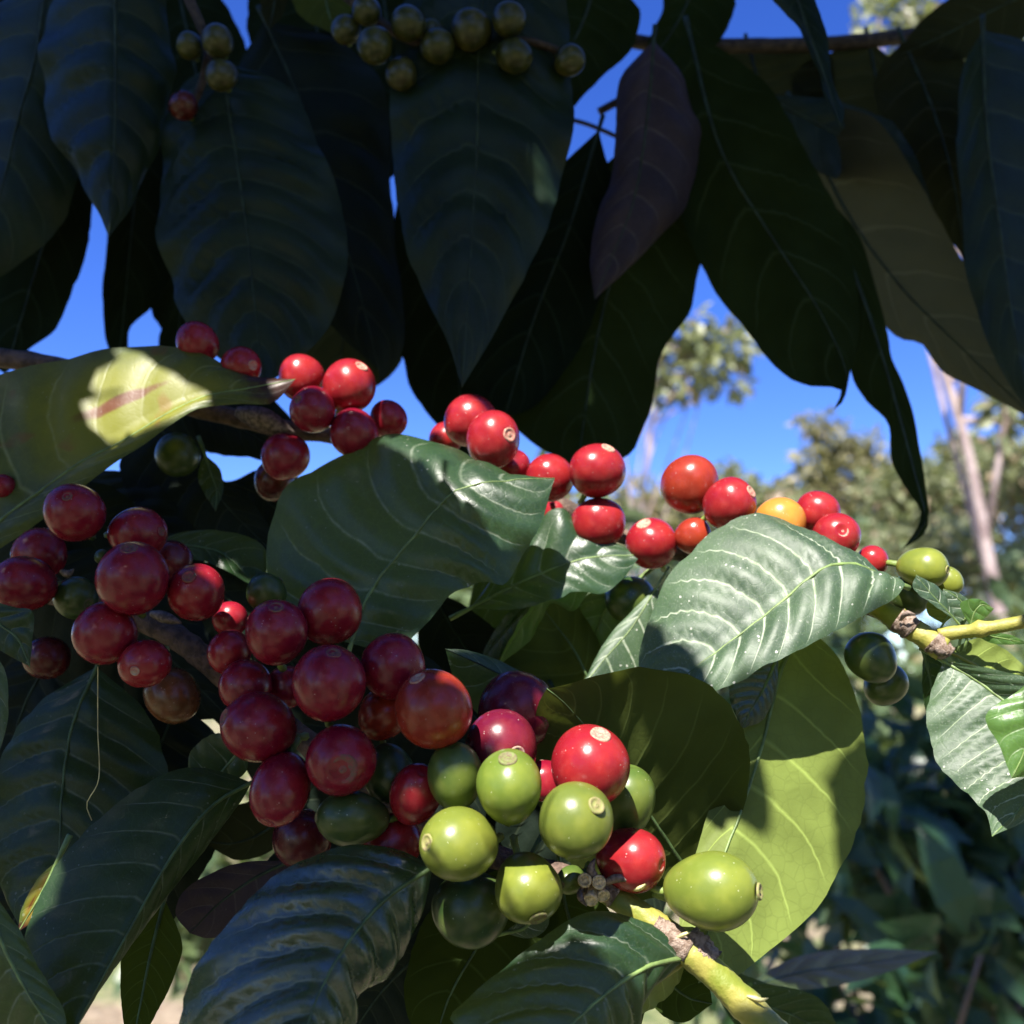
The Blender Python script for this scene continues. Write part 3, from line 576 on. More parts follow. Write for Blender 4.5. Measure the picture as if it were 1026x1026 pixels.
# ---------------- back branch leaves
def lb(M, L, Rr, D, mat='green', **k): return leaf(B, M, L, Rr, D, mat, **k)
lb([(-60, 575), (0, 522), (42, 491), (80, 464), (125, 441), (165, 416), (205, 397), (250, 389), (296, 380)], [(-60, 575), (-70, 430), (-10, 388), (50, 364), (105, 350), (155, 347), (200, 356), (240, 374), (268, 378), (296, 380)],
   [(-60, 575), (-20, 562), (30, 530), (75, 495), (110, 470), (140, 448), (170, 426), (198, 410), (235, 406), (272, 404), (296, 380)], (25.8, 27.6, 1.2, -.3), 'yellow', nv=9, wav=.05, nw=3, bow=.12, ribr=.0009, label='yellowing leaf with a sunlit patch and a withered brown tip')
lb([(352, 645), (372, 592), (415, 538), (456, 493), (505, 482), (556, 479)], [(352, 645), (285, 620), (265, 565), (276, 513), (308, 475), (348, 450), (390, 437), (432, 445), (470, 460), (510, 476), (556, 479)],
   [(352, 645), (395, 652), (430, 622), (449, 597), (478, 585), (504, 587), (524, 560), (541, 524), (556, 479)], (24.6, 26.2, 2.2, -.6), 'green', nv=8, quilt=.08, wav=.05, nw=3, ribr=.0008, label='broad dark green leaf at centre with a sunlit folded tip')
lb([(470, 610), (530, 580), (585, 560), (642, 556)], [(470, 610), (520, 545), (555, 512), (582, 524), (612, 542), (642, 556)], [(470, 610), (520, 610), (560, 600), (574, 592), (602, 596), (622, 582), (642, 556)], (27.4, 27.4, .6, -.5), 'green', nv=6, wav=.06, nw=3, label='small leaf with a bright folded tip below the row of red cherries')
lb([(610, 730), (580, 660), (556, 625), (538, 602)], [(610, 730), (545, 715), (498, 668), (516, 634), (538, 602)], [(610, 730), (606, 660), (590, 625), (572, 600), (538, 602)], (28, 28.5, .5, .5), 'shadeu', upper=False, nv=6)
lb([(600, 580), (562, 594), (542, 600), (520, 632), (498, 668)], [(600, 580), (568, 588), (545, 592), (514, 634), (498, 668)], [(600, 580), (574, 612), (552, 605), (532, 640), (498, 668)], (28.2, 28, -.5, .3), 'young', nv=4, wav=.05)  # pale strip along the dark leaf's rim, its sunlight put into the colour
lb([(535, 596), (515, 622), (495, 645), (480, 668)], [(535, 596), (508, 615), (488, 645), (480, 668)], [(535, 596), (528, 625), (505, 655), (480, 668)], (28.8, 28.5, 0, 0), 'blue', quilt=.02)
lb([(890, 580), (852, 565), (820, 573), (780, 606), (735, 641), (690, 674), (662, 702)], [(890, 580), (864, 560), (832, 544), (802, 527), (770, 518), (735, 523), (700, 545), (668, 583), (648, 630), (640, 672), (662, 702)],
   [(890, 580), (906, 583), (893, 601), (865, 616), (840, 633), (805, 650), (770, 666), (745, 681), (712, 694), (662, 702)], (24.4, 23.6, 1.8, -.9), 'dusty', nv=9, quilt=.10, wav=.03, bow=.12, ribr=.0008, label='broad dusty leaf with white dusted veins in full sun below the cherries')
lb([(660, 585), (632, 630), (606, 660), (570, 705)], [(660, 585), (612, 635), (586, 680), (570, 705)], [(660, 585), (660, 640), (640, 690), (570, 705)], (27.9, 26.3, .2, .2), 'dusty', nv=6, bow=.10, ribr=.0004, label='glaring white sunlit leaf half hidden behind the dusty leaf')
lb([(640, 580), (610, 605), (595, 645), (590, 690)], [(640, 580), (585, 600), (570, 650), (590, 690)], [(640, 580), (630, 630), (618, 660), (590, 690)], (29, 29, 0, 0), 'green', nv=6)
lb([(806, 625), (783, 670), (764, 746), (742, 815), (722, 870), (700, 985)], [(806, 625), (752, 660), (735, 740), (705, 830), (680, 920), (700, 985)], [(806, 625), (840, 658), (862, 708), (868, 762), (863, 822), (850, 862), (820, 905), (786, 938), (760, 960), (735, 980), (700, 985)],
   (26.0, 21.4, .2, .5), 'under', upper=False, nv=8, quilt=.05, wav=.02, ribr=.0009, label='hanging leaf with a yellow green sunlit patch across its shaded underside')
lb([(780, 655), (765, 690), (752, 712), (744, 730)], [(780, 655), (735, 678), (732, 705), (744, 730)], [(780, 655), (778, 690), (765, 720), (744, 730)], (24.8, 24.4, 0, 0), 'blue', quilt=.1)
lb([(945, 662), (990, 690), (1036, 735), (1032, 795), (994, 838)], [(945, 662), (932, 695), (930, 728), (943, 768), (968, 797), (988, 815), (994, 838)], [(945, 662), (1000, 672), (1080, 700), (1085, 790), (994, 838)], (23.9, 21.0, .5, -.8), 'dusty', nv=10, quilt=.09, wav=.03, label='dusty leaf glaring white towards its pointed tip at the right edge')
lb([(1090, 640), (1060, 690), (1035, 735), (1014, 780)], [(1090, 640), (1022, 690), (990, 718), (1002, 750), (1014, 780)], [(1090, 640), (1100, 720), (1060, 770), (1014, 780)], (20.6, 20.2, .3, .3), 'young', nv=7, label='bright light green leaf tip cut by the right edge')
lb([(948, 652), (980, 668), (1010, 686), (1045, 704)], [(948, 652), (985, 640), (1020, 662), (1045, 704)], [(948, 652), (965, 672), (1000, 690), (1045, 704)], (24.2, 24, .4, -.6), 'under', upper=False, nv=6, rib=M_STEM)
lb([(925, 652), (932, 680), (934, 706), (930, 728)], [(925, 652), (924, 685), (927, 712), (930, 728)], [(925, 652), (952, 675), (945, 710), (930, 728)], (24.4, 24.2, .3, 0), 'deep', nv=5)
lb([(958, 622), (945, 608), (932, 594), (918, 576)], [(958, 622), (935, 606), (915, 590), (918, 576)], [(958, 622), (952, 604), (940, 588), (918, 576)], (23.8, 23.6, -.2, .2), 'dusty', nv=4, ribr=.0004, label='small grey glinting bud leaf on the green shoot')
lb([(965, 628), (968, 610), (958, 598), (945, 590)], [(965, 628), (952, 612), (944, 600), (945, 590)], [(965, 628), (975, 608), (964, 596), (945, 590)], (23.8, 23.9, 0, 0), 'dusty', nv=4, ribr=.0004)
lb([(972, 628), (976, 614), (984, 606), (996, 610)], [(972, 628), (962, 605), (980, 600), (996, 610)], [(972, 628), (980, 624), (988, 618), (996, 610)], (23.6, 23.5, 0, 0), 'young', nv=4, ribr=.0004)
lb([(945, 625), (950, 615), (945, 602), (938, 592)], [(945, 625), (930, 615), (930, 600), (938, 592)], [(945, 625), (960, 612), (955, 600), (938, 592)], (24, 24, 0, 0), 'under', upper=False, nv=4, ribr=.0004)
lb([(975, 634), (995, 638), (1012, 641), (1030, 645)], [(975, 634), (998, 634), (1015, 637), (1030, 645)], [(975, 634), (992, 644), (1012, 646), (1030, 645)], (23.9, 23.9, 0, 0), 'young', nv=4, ribr=.0004)
lb([(170, 400), (215, 418), (260, 440), (300, 470)], [(170, 400), (220, 395), (275, 420), (300, 470)], [(170, 400), (200, 440), (250, 458), (300, 470)], (31.5, 31.5, 0, 0), 'night', wav=.01)
lb([(-20, 500), (50, 510), (110, 530), (180, 570)], [(-20, 500), (60, 480), (130, 500), (180, 570)], [(-20, 500), (40, 550), (110, 570), (180, 570)], (29.5, 29.5, 0, 0), 'night', wav=.01)
lb([(120, 395), (190, 405), (240, 425), (310, 440)], [(120, 395), (190, 375), (260, 390), (310, 440)], [(120, 395), (170, 440), (220, 456), (262, 456), (310, 440)], (33, 33, 0, 0), 'night', wav=.01)
lb([(200, 480), (250, 490), (285, 520), (330, 580)], [(200, 480), (232, 482), (262, 470), (300, 480), (330, 580)], [(200, 480), (230, 520), (280, 570), (330, 580)], (32.5, 31.5, 0, 0), 'night', wav=.01)
# dark leaves in the hollow behind the left cherries
lb([(150, 420), (190, 460), (230, 510), (280, 560)], [(150, 420), (120, 470), (170, 540), (280, 560)], [(150, 420), (200, 450), (220, 478), (245, 495), (268, 525), (280, 560)], (31, 29, 0, 0), 'night', wav=.02)
lb([(80, 470), (120, 510), (160, 550), (200, 610)], [(80, 470), (60, 520), (110, 590), (200, 610)], [(80, 470), (150, 480), (200, 540), (200, 610)], (31, 29, 0, 0), 'night')
lb([(150, 545), (190, 547), (225, 556), (262, 592)], [(150, 545), (190, 532), (240, 535), (268, 552), (262, 592)], [(150, 545), (180, 558), (215, 566), (262, 592)], (27.5, 27, .3, -.4), 'deep', nv=6)
lb([(205, 455), (212, 475), (217, 492), (216, 512)], [(205, 455), (198, 475), (205, 495), (216, 512)], [(205, 455), (220, 470), (224, 490), (216, 512)], (29, 28.5, 0, 0), 'deep', nv=4)
lb([(430, 590), (460, 640), (500, 690), (560, 720)], [(430, 590), (420, 650), (470, 710), (560, 720)], [(430, 590), (470, 610), (530, 660), (560, 720)], (30, 29, 0, 0), 'night')
lb([(480, 560), (520, 620), (560, 680), (600, 740)], [(480, 560), (470, 640), (520, 720), (600, 740)], [(480, 560), (570, 590), (610, 660), (600, 740)], (32, 31, 0, 0), 'deep')
# ---------------- front branch leaves
def lf(M, L, Rr, D, mat='green', **k): return leaf(C, M, L, Rr, D, mat, **k)
lf([(700, 890), (650, 815), (600, 745), (566, 705), (548, 690)], [(700, 890), (620, 900), (560, 850), (535, 770), (538, 712), (548, 690)], [(700, 890), (735, 840), (749, 790), (748, 745), (736, 715), (716, 691), (690, 673), (650, 668), (600, 676), (566, 686), (548, 690)],
   (24.5, 21.8, .3, -.4), 'shadeu', upper=False, nv=9, quilt=.05, wav=.02, label='broad dark olive underside of a leaf behind the bright red cherry')
lf([(575, 735), (530, 692), (490, 670), (446, 650)], [(575, 735), (545, 690), (505, 664), (470, 652), (446, 650)], [(575, 735), (500, 730), (460, 690), (446, 650)], (23.4, 23.6, .2, .2), 'green', nv=6, rib=M_RIBD)
lf([(252, 784), (212, 808), (172, 858), (128, 935), (86, 1010), (70, 1045)], [(252, 784), (222, 774), (182, 771), (135, 792), (90, 830), (50, 882), (24, 935), (28, 985), (70, 1045)], [(252, 784), (240, 806), (208, 848), (168, 898), (132, 946), (102, 985), (80, 1024), (70, 1045)],
   (23.4, 19.6, .7, .6), 'deep', nv=9, quilt=.04, wav=.01, bow=.12, label='long dark green leaf curving down to the bottom left corner')
lf([(97, 668), (72, 730), (62, 800), (56, 870), (20, 930)], [(97, 668), (45, 700), (5, 750), (-15, 850), (20, 930)], [(97, 668), (150, 720), (165, 800), (110, 880), (52, 910), (20, 930)], (25.6, 23, .6, .4), 'deep', nv=8, wav=.02, label='dark hanging leaf at left with a lit yellow and pink tip')
lf([(58, 862), (47, 885), (34, 908), (18, 934)], [(58, 862), (38, 880), (22, 910), (18, 934)], [(58, 862), (62, 885), (50, 910), (18, 934)], (22.7, 22.4, 0, 0), 'yellow', nv=4)  # yellower piece that puts the hanging leaf's sunlit tip into colour
lf([(-20, 880), (0, 940), (25, 990), (60, 1045)], [(-20, 880), (-60, 960), (-20, 1040), (60, 1045)], [(-20, 880), (12, 920), (42, 975), (66, 1018), (60, 1045)], (19.5, 18.8, .3, .3), 'green', nv=7)
lf([(434, 868), (385, 902), (345, 950), (318, 1000), (298, 1060)], [(434, 868), (392, 849), (340, 850), (288, 870), (240, 908), (205, 958), (180, 1012), (190, 1060), (298, 1060)], [(434, 868), (427, 900), (412, 940), (398, 968), (375, 984), (358, 1000), (350, 1040), (298, 1060)],
   (20.4, 17.6, .9, .9), 'blue', nv=7, quilt=.115, wav=.03, bow=.14, nw=3, ribr=.0008, label='glossy blue green quilted leaf at the bottom below the cherries')
lf([(292, 862), (255, 880), (220, 905), (190, 935)], [(292, 862), (235, 866), (188, 890), (176, 915), (190, 935)], [(292, 862), (275, 905), (240, 932), (210, 940), (190, 935)], (24, 23.4, 0, 0), 'dry', nv=5, label='dull purplish grey leaf between the two dark bottom left leaves')
lf([(694, 958), (650, 968), (608, 995), (570, 1030), (545, 1065)], [(694, 958), (668, 934), (640, 920), (602, 911), (566, 924), (530, 950), (492, 985), (452, 1024), (545, 1065)], [(694, 958), (668, 976), (650, 995), (640, 1020), (625, 1050), (545, 1065)],
   (20.8, 18.0, .7, .5), 'green', nv=7, quilt=.12, wav=.03, bow=.12, ribr=.0009, label='green leaf at the bottom attached to the thick yellow green stem')
lf([(688, 962), (672, 975), (652, 990), (636, 1020)], [(688, 962), (662, 972), (640, 992), (636, 1020)], [(688, 962), (680, 985), (662, 1005), (636, 1020)], (20.9, 20.2, .4, .6), 'under', upper=False, nv=4, rib=M_STEM)
lf([(530, 860), (490, 930), (450, 1000), (430, 1070)], [(530, 860), (440, 900), (405, 990), (430, 1070)], [(530, 860), (560, 930), (520, 1010), (430, 1070)], (23.5, 21.8, 0, 0), 'deep', upper=False, nv=7)
lf([(560, 860), (570, 920), (600, 980), (640, 1040)], [(560, 860), (530, 930), (560, 1010), (640, 1040)], [(560, 860), (610, 910), (650, 970), (640, 1040)], (24, 23, 0, 0), 'deep', upper=False, nv=7)
lf([(650, 970), (670, 985), (690, 1000), (714, 1006)], [(650, 970), (648, 1000), (680, 1025), (714, 1006)], [(650, 970), (680, 965), (708, 985), (714, 1006)], (22.2, 22, 0, 0), 'deep', upper=False, nv=5)
lf([(505, 935), (525, 930), (540, 915), (552, 905)], [(505, 935), (520, 922), (540, 905), (552, 905)], [(505, 935), (530, 940), (548, 930), (552, 905)], (21.6, 21.8, 0, 0), 'dusty', nv=4)
lf([(-20, 600), (0, 625), (18, 640), (30, 668)], [(-20, 600), (15, 608), (33, 614), (32, 645), (30, 668)], [(-20, 600), (-20, 640), (0, 652), (30, 668)], (22, 21.6, 0, 0), 'deep', nv=5)
lf([(-30, 640), (-15, 680), (-5, 730), (-20, 800)], [(-30, 640), (-40, 700), (-45, 760), (-20, 800)], [(-30, 640), (4, 670), (6, 730), (-20, 800)], (22.5, 21.6, 0, 0), 'green', nv=5)
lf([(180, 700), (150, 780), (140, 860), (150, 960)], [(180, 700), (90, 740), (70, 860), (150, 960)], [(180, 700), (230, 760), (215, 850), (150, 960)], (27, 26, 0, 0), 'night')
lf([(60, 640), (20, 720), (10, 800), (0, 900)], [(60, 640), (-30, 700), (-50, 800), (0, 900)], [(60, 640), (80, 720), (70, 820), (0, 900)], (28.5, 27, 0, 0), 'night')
lf([(250, 740), (225, 770), (205, 790), (188, 772)], [(250, 740), (215, 735), (192, 752), (188, 772)], [(250, 740), (245, 775), (215, 785), (188, 772)], (24.4, 24.2, 0, 0), 'green', nv=4)
lf([(300, 800), (270, 830), (235, 845), (200, 842)], [(300, 800), (260, 800), (220, 815), (200, 842)], [(300, 800), (280, 845), (240, 862), (200, 842)], (26, 26, 0, 0), 'olive', upper=False, nv=5)
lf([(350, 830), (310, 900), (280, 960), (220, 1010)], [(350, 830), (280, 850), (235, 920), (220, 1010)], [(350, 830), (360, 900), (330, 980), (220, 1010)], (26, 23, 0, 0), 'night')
lf([(165, 900), (150, 960), (140, 1010), (130, 1060)], [(165, 900), (125, 950), (122, 1010), (130, 1060)], [(165, 900), (182, 950), (165, 1000), (130, 1060)], (24, 22, 0, 0), 'deep', upper=False)
lf([(740, 992), (800, 975), (860, 966), (940, 954)], [(740, 992), (800, 958), (870, 950), (940, 954)], [(740, 992), (800, 992), (870, 980), (940, 954)], (33, 42, 1, -1), 'oliveu', nv=6, wav=.01, label='long narrow brownish leaf lying out of focus at the lower right')
lf([(700, 960), (750, 1000), (800, 1020), (850, 1050)], [(700, 960), (740, 1030), (790, 1060), (850, 1050)], [(700, 960), (770, 985), (820, 1000), (850, 1050)], (28, 28, 0, 0), 'deep')
lf([(640, 700), (680, 760), (700, 830), (690, 920)], [(640, 700), (630, 780), (640, 870), (690, 920)], [(640, 700), (740, 740), (760, 830), (690, 920)], (29.5, 28.5, 0, 0), 'night')
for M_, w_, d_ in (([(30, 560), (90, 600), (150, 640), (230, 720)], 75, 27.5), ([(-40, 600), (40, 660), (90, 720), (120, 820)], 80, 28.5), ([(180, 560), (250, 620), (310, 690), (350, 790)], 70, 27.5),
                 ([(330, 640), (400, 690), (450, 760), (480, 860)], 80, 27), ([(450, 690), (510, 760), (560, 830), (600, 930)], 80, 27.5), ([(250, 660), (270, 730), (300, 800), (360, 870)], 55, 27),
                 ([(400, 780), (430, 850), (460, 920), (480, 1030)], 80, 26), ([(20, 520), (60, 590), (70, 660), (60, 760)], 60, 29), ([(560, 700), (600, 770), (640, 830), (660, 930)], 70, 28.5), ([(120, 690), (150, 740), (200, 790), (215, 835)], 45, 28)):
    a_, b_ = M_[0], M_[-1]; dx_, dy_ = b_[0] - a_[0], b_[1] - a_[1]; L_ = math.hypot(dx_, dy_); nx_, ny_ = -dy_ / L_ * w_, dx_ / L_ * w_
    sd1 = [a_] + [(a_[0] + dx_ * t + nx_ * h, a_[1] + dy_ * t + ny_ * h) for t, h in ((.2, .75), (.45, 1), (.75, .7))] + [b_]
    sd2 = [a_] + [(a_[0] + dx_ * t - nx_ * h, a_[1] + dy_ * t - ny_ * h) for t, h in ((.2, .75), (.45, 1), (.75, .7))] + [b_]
    lf(M_, sd1, sd2, (d_, d_ - .6, .3, .3), 'night')  # near-black backing leaves added to keep the gaps between cherries dark
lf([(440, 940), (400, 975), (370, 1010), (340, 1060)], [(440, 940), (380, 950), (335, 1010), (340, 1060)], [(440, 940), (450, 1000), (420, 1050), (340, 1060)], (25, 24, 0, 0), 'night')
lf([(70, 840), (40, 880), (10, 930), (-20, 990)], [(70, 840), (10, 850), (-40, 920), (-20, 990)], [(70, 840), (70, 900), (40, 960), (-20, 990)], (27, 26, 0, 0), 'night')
# spider silk over the hanging leaf and dry fibres
tube('fibre', pxpath([(98, 668, 22.6), (98, 730, 22.4), (99, 780, 22.2), (87, 805, 22.2), (92, 822, 22.2)], 24), [.00012] * 25, M_PALEB, C, 5)

# ------------------------------------------------------------ cherries
RED = (.25, .006, .020); DRED = (.215, .004, .022); BRT = (.28, .011, .018); ORR = (.27, .026, .012); ORG = (.55, .20, .03)
PUR = (.12, .005, .022); GRN = (.07, .115, .022); DGR = (.028, .058, .016); YGR = (.155, .185, .026); BRN = (.13, .055, .02)  # PUR darkened to carry the shade that falls on its two cherries
G1 = 'red cherries in the left cluster'; G2 = 'cherries in the front cluster'; G3 = 'cherries along the back branch'; G4 = 'dim cherries under the upper branch'; G5 = 'cherries on the green shoot'
# x, y, r(px, across the axis), depth cm, elongation, scar dx, scar dy (None = hidden), scar size, colour, label, group
CH = [
 (76, 515, 29, 23.4, 1.04, -.26, -.58, .17, DRED, 'dark red cherry under the yellowing leaf, pale ring scar facing up left', G1),
 (137, 534, 27, 24.0, 1.08, .80, -.05, .17, DRED, 'dark red cherry right of the one under the yellowing leaf, scar on its right side', G1),
 (40, 555, 26, 25.2, 1.0, None, 0, .17, DRED, 'dim dark red cherry half hidden, low beneath the yellowing leaf at far left', G1),
 (25, 584, 27, 23.4, 1.18, -.93, -.08, .2, DRED, 'oval dark red cherry lying sideways at the left edge', G1),
 (133, 579, 36, 22.2, 1.03, -.10, -.80, .22, DRED, 'biggest dark red cherry of the left cluster, flat scar on top', G1),
 (196, 594, 28, 22.8, 1.18, -.20, -.50, .22, RED, 'tall dark red cherry with ring scar near its top, beside the dark hollow', G1),
 (105, 635, 30, 22.4, 1.02, None, 0, .2, DRED, 'smooth dark red cherry below the biggest one of the left cluster', G1),
 (146, 664, 25, 22.2, 1.02, -.40, .30, .18, RED, 'small bright crimson cherry with scar facing down left, lowest of the left cluster', G1),
 (174, 697, 27, 24.4, 1.05, None, 0, .2, BRN, 'brownish half ripe cherry in deep shade under the small crimson cherry', G1),
 (75, 598, 21, 24.2, 1.06, .55, .35, .25, DGR, 'single green cherry among the dark red ones of the left cluster', G1),
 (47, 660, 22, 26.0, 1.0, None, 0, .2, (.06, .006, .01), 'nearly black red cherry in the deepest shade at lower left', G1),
 (102, 558, 7, 24.6, 1.1, None, 0, .3, DGR, 'tiny green fruitlet between dark red cherries', G1),
 (3, 487, 12, 26.4, 1.0, None, 0, .2, DRED, 'sliver of a red cherry at the left edge under the yellowing leaf', G1),
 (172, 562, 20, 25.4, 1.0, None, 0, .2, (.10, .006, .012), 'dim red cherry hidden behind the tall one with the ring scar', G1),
 (278, 635, 31, 21.6, 1.06, -.05, -.82, .25, DRED, 'dark red cherry with a wide oval scar on top, beside the small green one', G2),
 (331, 614, 32, 22.2, 1.04, None, 0, .2, RED, 'plain dark red cherry touching the lower edge of the big central leaf', G2),
 (229, 653, 22, 22.8, 1.0, None, 0, .2, RED, 'red cherry half hidden left of the one with the oval scar', G2),
 (230, 620, 18, 24.2, 1.0, None, 0, .2, RED, 'small red cherry with a glint peeping above its neighbour at the twig', G2),
 (266, 594, 20, 24.6, 1.03, None, 0, .2, DGR, 'small green cherry against the left edge of the big central leaf', G2),
 (246, 688, 26, 22.4, 1.0, None, 0, .2, DRED, 'dark red cherry wedged behind the large one left of centre', G2),
 (259, 728, 36, 21.2, 1.05, -.88, -.30, .22, DRED, 'large dark red cherry with scar on its left rim', G2),
 (288, 689, 22, 23.0, 1.0, None, 0, .2, DRED, 'red cherry mostly hidden left of the cluster centre', G2),
 (331, 686, 37, 20.7, 1.03, .08, -.82, .2, DRED, 'large dark red cherry in the middle of the cluster with a tan scar on top', G2),
 (393, 669, 32, 21.8, 1.03, None, 0, .2, DRED, 'plain dark red cherry below the central leaf, right of the tan scarred one', G2),
 (384, 716, 26, 22.2, 1.0, None, 0, .2, ORR, 'orange red cherry half hidden behind the biggest orange red one', G2),
 (435, 712, 39, 20.5, 1.03, -.42, -.80, .2, ORR, 'biggest orange red cherry with a flat tan scar at upper left', G2),
 (343, 760, 35, 20.7, 1.08, .0, .30, .40, DRED, 'dark red cherry with a very wide round scar facing the viewer', G2),
 (280, 789, 30, 21.0, 1.22, -.30, .88, .22, DRED, 'egg shaped dark red cherry standing upright above the bottom leaf', G2),
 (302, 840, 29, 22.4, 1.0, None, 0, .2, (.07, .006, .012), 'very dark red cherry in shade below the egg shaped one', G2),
 (353, 820, 28, 20.9, 1.32, -.95, -.08, .18, DGR, 'oval dark green cherry lying sideways among red ones', G2),
 (390, 774, 25, 21.4, 1.22, .2, .9, .2, DGR, 'dark green cherry between the wide scarred one and a narrow red one', G2),
 (416, 796, 26, 20.9, 1.32, .22, -.62, .26, RED, 'narrow red cherry with pale scar, squeezed between green cherries', G2),
 (392, 846, 29, 21.6, 1.0, None, 0, .2, BRT, 'red cherry mostly covered by the glossy bottom leaf', G2),
 (456, 779, 28, 20.6, 1.2, -.1, -.9, .2, GRN, 'mid green cherry left of the yellow green one with the dark top scar', G2),
 (509, 789, 34, 20.1, 1.14, .0, -.74, .26, (.115, .165, .022), 'yellow green cherry with a dark scar on top, in the middle of the green ones', G2),
 (460, 844, 36, 19.7, 1.17, -.76, .0, .22, YGR, 'bright yellow green oval cherry with a brown scar facing left', G2),
 (577, 824, 37, 19.9, 1.12, .50, -.40, .22, (.12, .15, .024), 'green cherry with a ringed scar, just under the bright red one', G2),
 (529, 888, 33, 20.2, 1.1, .30, .85, .26, YGR, 'bright yellow green cherry with a dark blackened lower end', G2),
 (471, 912, 37, 21.2, 1.0, None, 0, .2, DGR, 'large dark green cherry in shade under the bright ones', G2),
 (518, 713, 41, 20.9, 1.0, None, 0, .2, PUR, 'large smooth purple red cherry in front of the leaf underside', G2),
 (501, 752, 38, 20.8, 1.0, .45, .1, .2, PUR, 'purple red cherry half hidden behind the yellow green one', G2),
 (545, 783, 21, 21.8, 1.0, None, 0, .2, DRED, 'sliver of a dark red cherry left of the bright red one', G2),
 (592, 767, 40, 20.3, 1.04, .24, -.74, .24, BRT, 'shiny bright red cherry in full sun with a pale scar on top', G2),
 (628, 802, 28, 22.4, 1.2, .1, -.95, .2, GRN, 'grey green cherry half hidden behind the shiny bright red one', G2),
 (632, 862, 31, 21.4, 1.12, .85, .1, .2, BRT, 'bright red cherry split by a shadow, behind the stem end', G2),
 (712, 893, 38, 20.6, 1.34, .95, -.06, .2, (.15, .19, .028), 'large oval light green cherry beside the thick stem, scar at its right end', G2),
 (573, 881, 13, 21.4, 1.4, -.6, .3, .3, GRN, 'tiny green fruitlet beside the cut stalk ends', G2),
 (197, 344, 21, 28.4, 1.0, None, 0, .2, RED, 'red cherry farthest left at the top of the back row, rim lit by sun', G3),
 (241, 366, 20, 28.2, 1.0, .62, -.02, .24, BRT, 'red cherry with a pale scar on its right, above the withered leaf tip', G3),
 (302, 378, 23, 28.8, 1.0, None, 0, .2, BRT, 'sunlit red cherry behind the withered brown leaf tip', G3),
 (351, 388, 27, 28.4, 1.0, .40, -.80, .24, BRT, 'shiny red cherry with a yellow scar on top, right of the withered tip', G3),
 (313, 410, 23, 27.8, 1.0, -.60, -.40, .2, DRED, 'shaded dark red cherry with a faint ring, under the withered leaf tip', G3),
 (355, 435, 24, 28.0, 1.0, None, 0, .2, DRED, 'dark red cherry resting on the top edge of the big central leaf', G3),
 (388, 420, 19, 29.0, 1.0, None, 0, .2, RED, 'red cherry beside the small blue sky gap above the central leaf', G3),
 (286, 457, 24, 28.2, 1.0, None, 0, .2, DRED, 'shaded dark red cherry left of the big central leaf, by the low sky gap', G3),
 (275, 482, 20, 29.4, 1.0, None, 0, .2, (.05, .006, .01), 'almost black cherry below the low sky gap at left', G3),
 (179, 457, 22, 29.2, 1.05, None, 0, .2, DGR, 'dim dark green cherry hanging under the yellowing leaf', G3),
 (471, 421, 26, 28.4, 1.03, None, 0, .2, BRT, 'glossy red cherry without scar, left of the front one of a pair above the leaf', G3),
 (494, 441, 28, 27.6, 1.0, .60, -.20, .24, BRT, 'glossy red cherry with ringed scar at right, front of a pair above the central leaf', G3),
 (447, 440, 17, 29.8, 1.0, None, 0, .2, BRT, 'sliver of a red cherry left of the glossy pair', G3),
 (514, 468, 18, 29.0, 1.0, None, 0, .2, RED, 'red cherry half hidden under the glossy pair', G3),
 (551, 480, 25, 28.6, 1.0, None, 0, .2, BRT, 'red cherry just right of the sunlit tip of the central leaf', G3),
 (598, 472, 28, 27.8, 1.0, .42, -.84, .24, BRT, 'glossy red cherry with a pale scar at upper right against dark leaves', G3),
 (600, 524, 27, 28.0, 1.0, None, 0, .2, BRT, 'glossy red cherry above the small folded leaf tip', G3),
 (555, 512, 13, 30.2, 1.0, None, 0, .2, RED, 'scrap of a red cherry behind the central leaf tip', G3),
 (654, 544, 26, 27.6, 1.0, -.35, -.76, .26, BRT, 'red cherry with a cream scar at upper left, left of the dusty leaf', G3),
 (692, 485, 29, 27.2, 1.0, None, 0, .2, ORR, 'topmost orange red cherry against the far trees', G3),
 (731, 505, 25, 26.8, 1.1, .78, -.46, .24, BRT, 'red cherry with a small scar at right, beside the topmost orange red one', G3),
 (782, 525, 26, 26.4, 1.0, None, 0, .2, ORG, 'orange yellow cherry peeping over the dusty leaf', G3),
 (695, 537, 18, 27.4, 1.0, None, 0, .2, ORR, 'pale red cherry half hidden at the upper left edge of the dusty leaf', G3),
 (819, 513, 22, 26.6, 1.0, None, 0, .2, BRT, 'red cherry right of the orange yellow one, farther back', G3),
 (838, 539, 24, 25.8, 1.0, .25, -.30, .26, BRT, 'red cherry with a cream ringed scar facing the viewer, over the dusty leaf', G3),
 (874, 563, 16, 25.8, 1.0, None, 0, .2, BRT, 'last small red cherry on the right of the row', G3),
 (632, 602, 25, 28.4, 1.0, None, 0, .2, DGR, 'shaded olive green cherry with a bright yellow rim left of the dusty leaf', G3),
 (924, 568, 20, 24.8, 1.28, .92, .1, .2, YGR, 'light yellow green oval cherry on the green shoot at right', G5),
 (950, 583, 14, 25.4, 1.1, None, 0, .2, YGR, 'small light green cherry behind the bud leaves at right', G5),
 (910, 598, 20, 25.6, 1.1, None, 0, .2, DGR, 'shaded green cherry under the light yellow green one', G5),
 (874, 659, 25, 24.6, 1.05, None, 0, .2, DGR, 'dark green cherry hanging below the green shoot', G5),
 (886, 686, 21, 25.6, 1.05, None, 0, .2, DGR, 'darker green cherry half behind the one hanging below the shoot', G5),
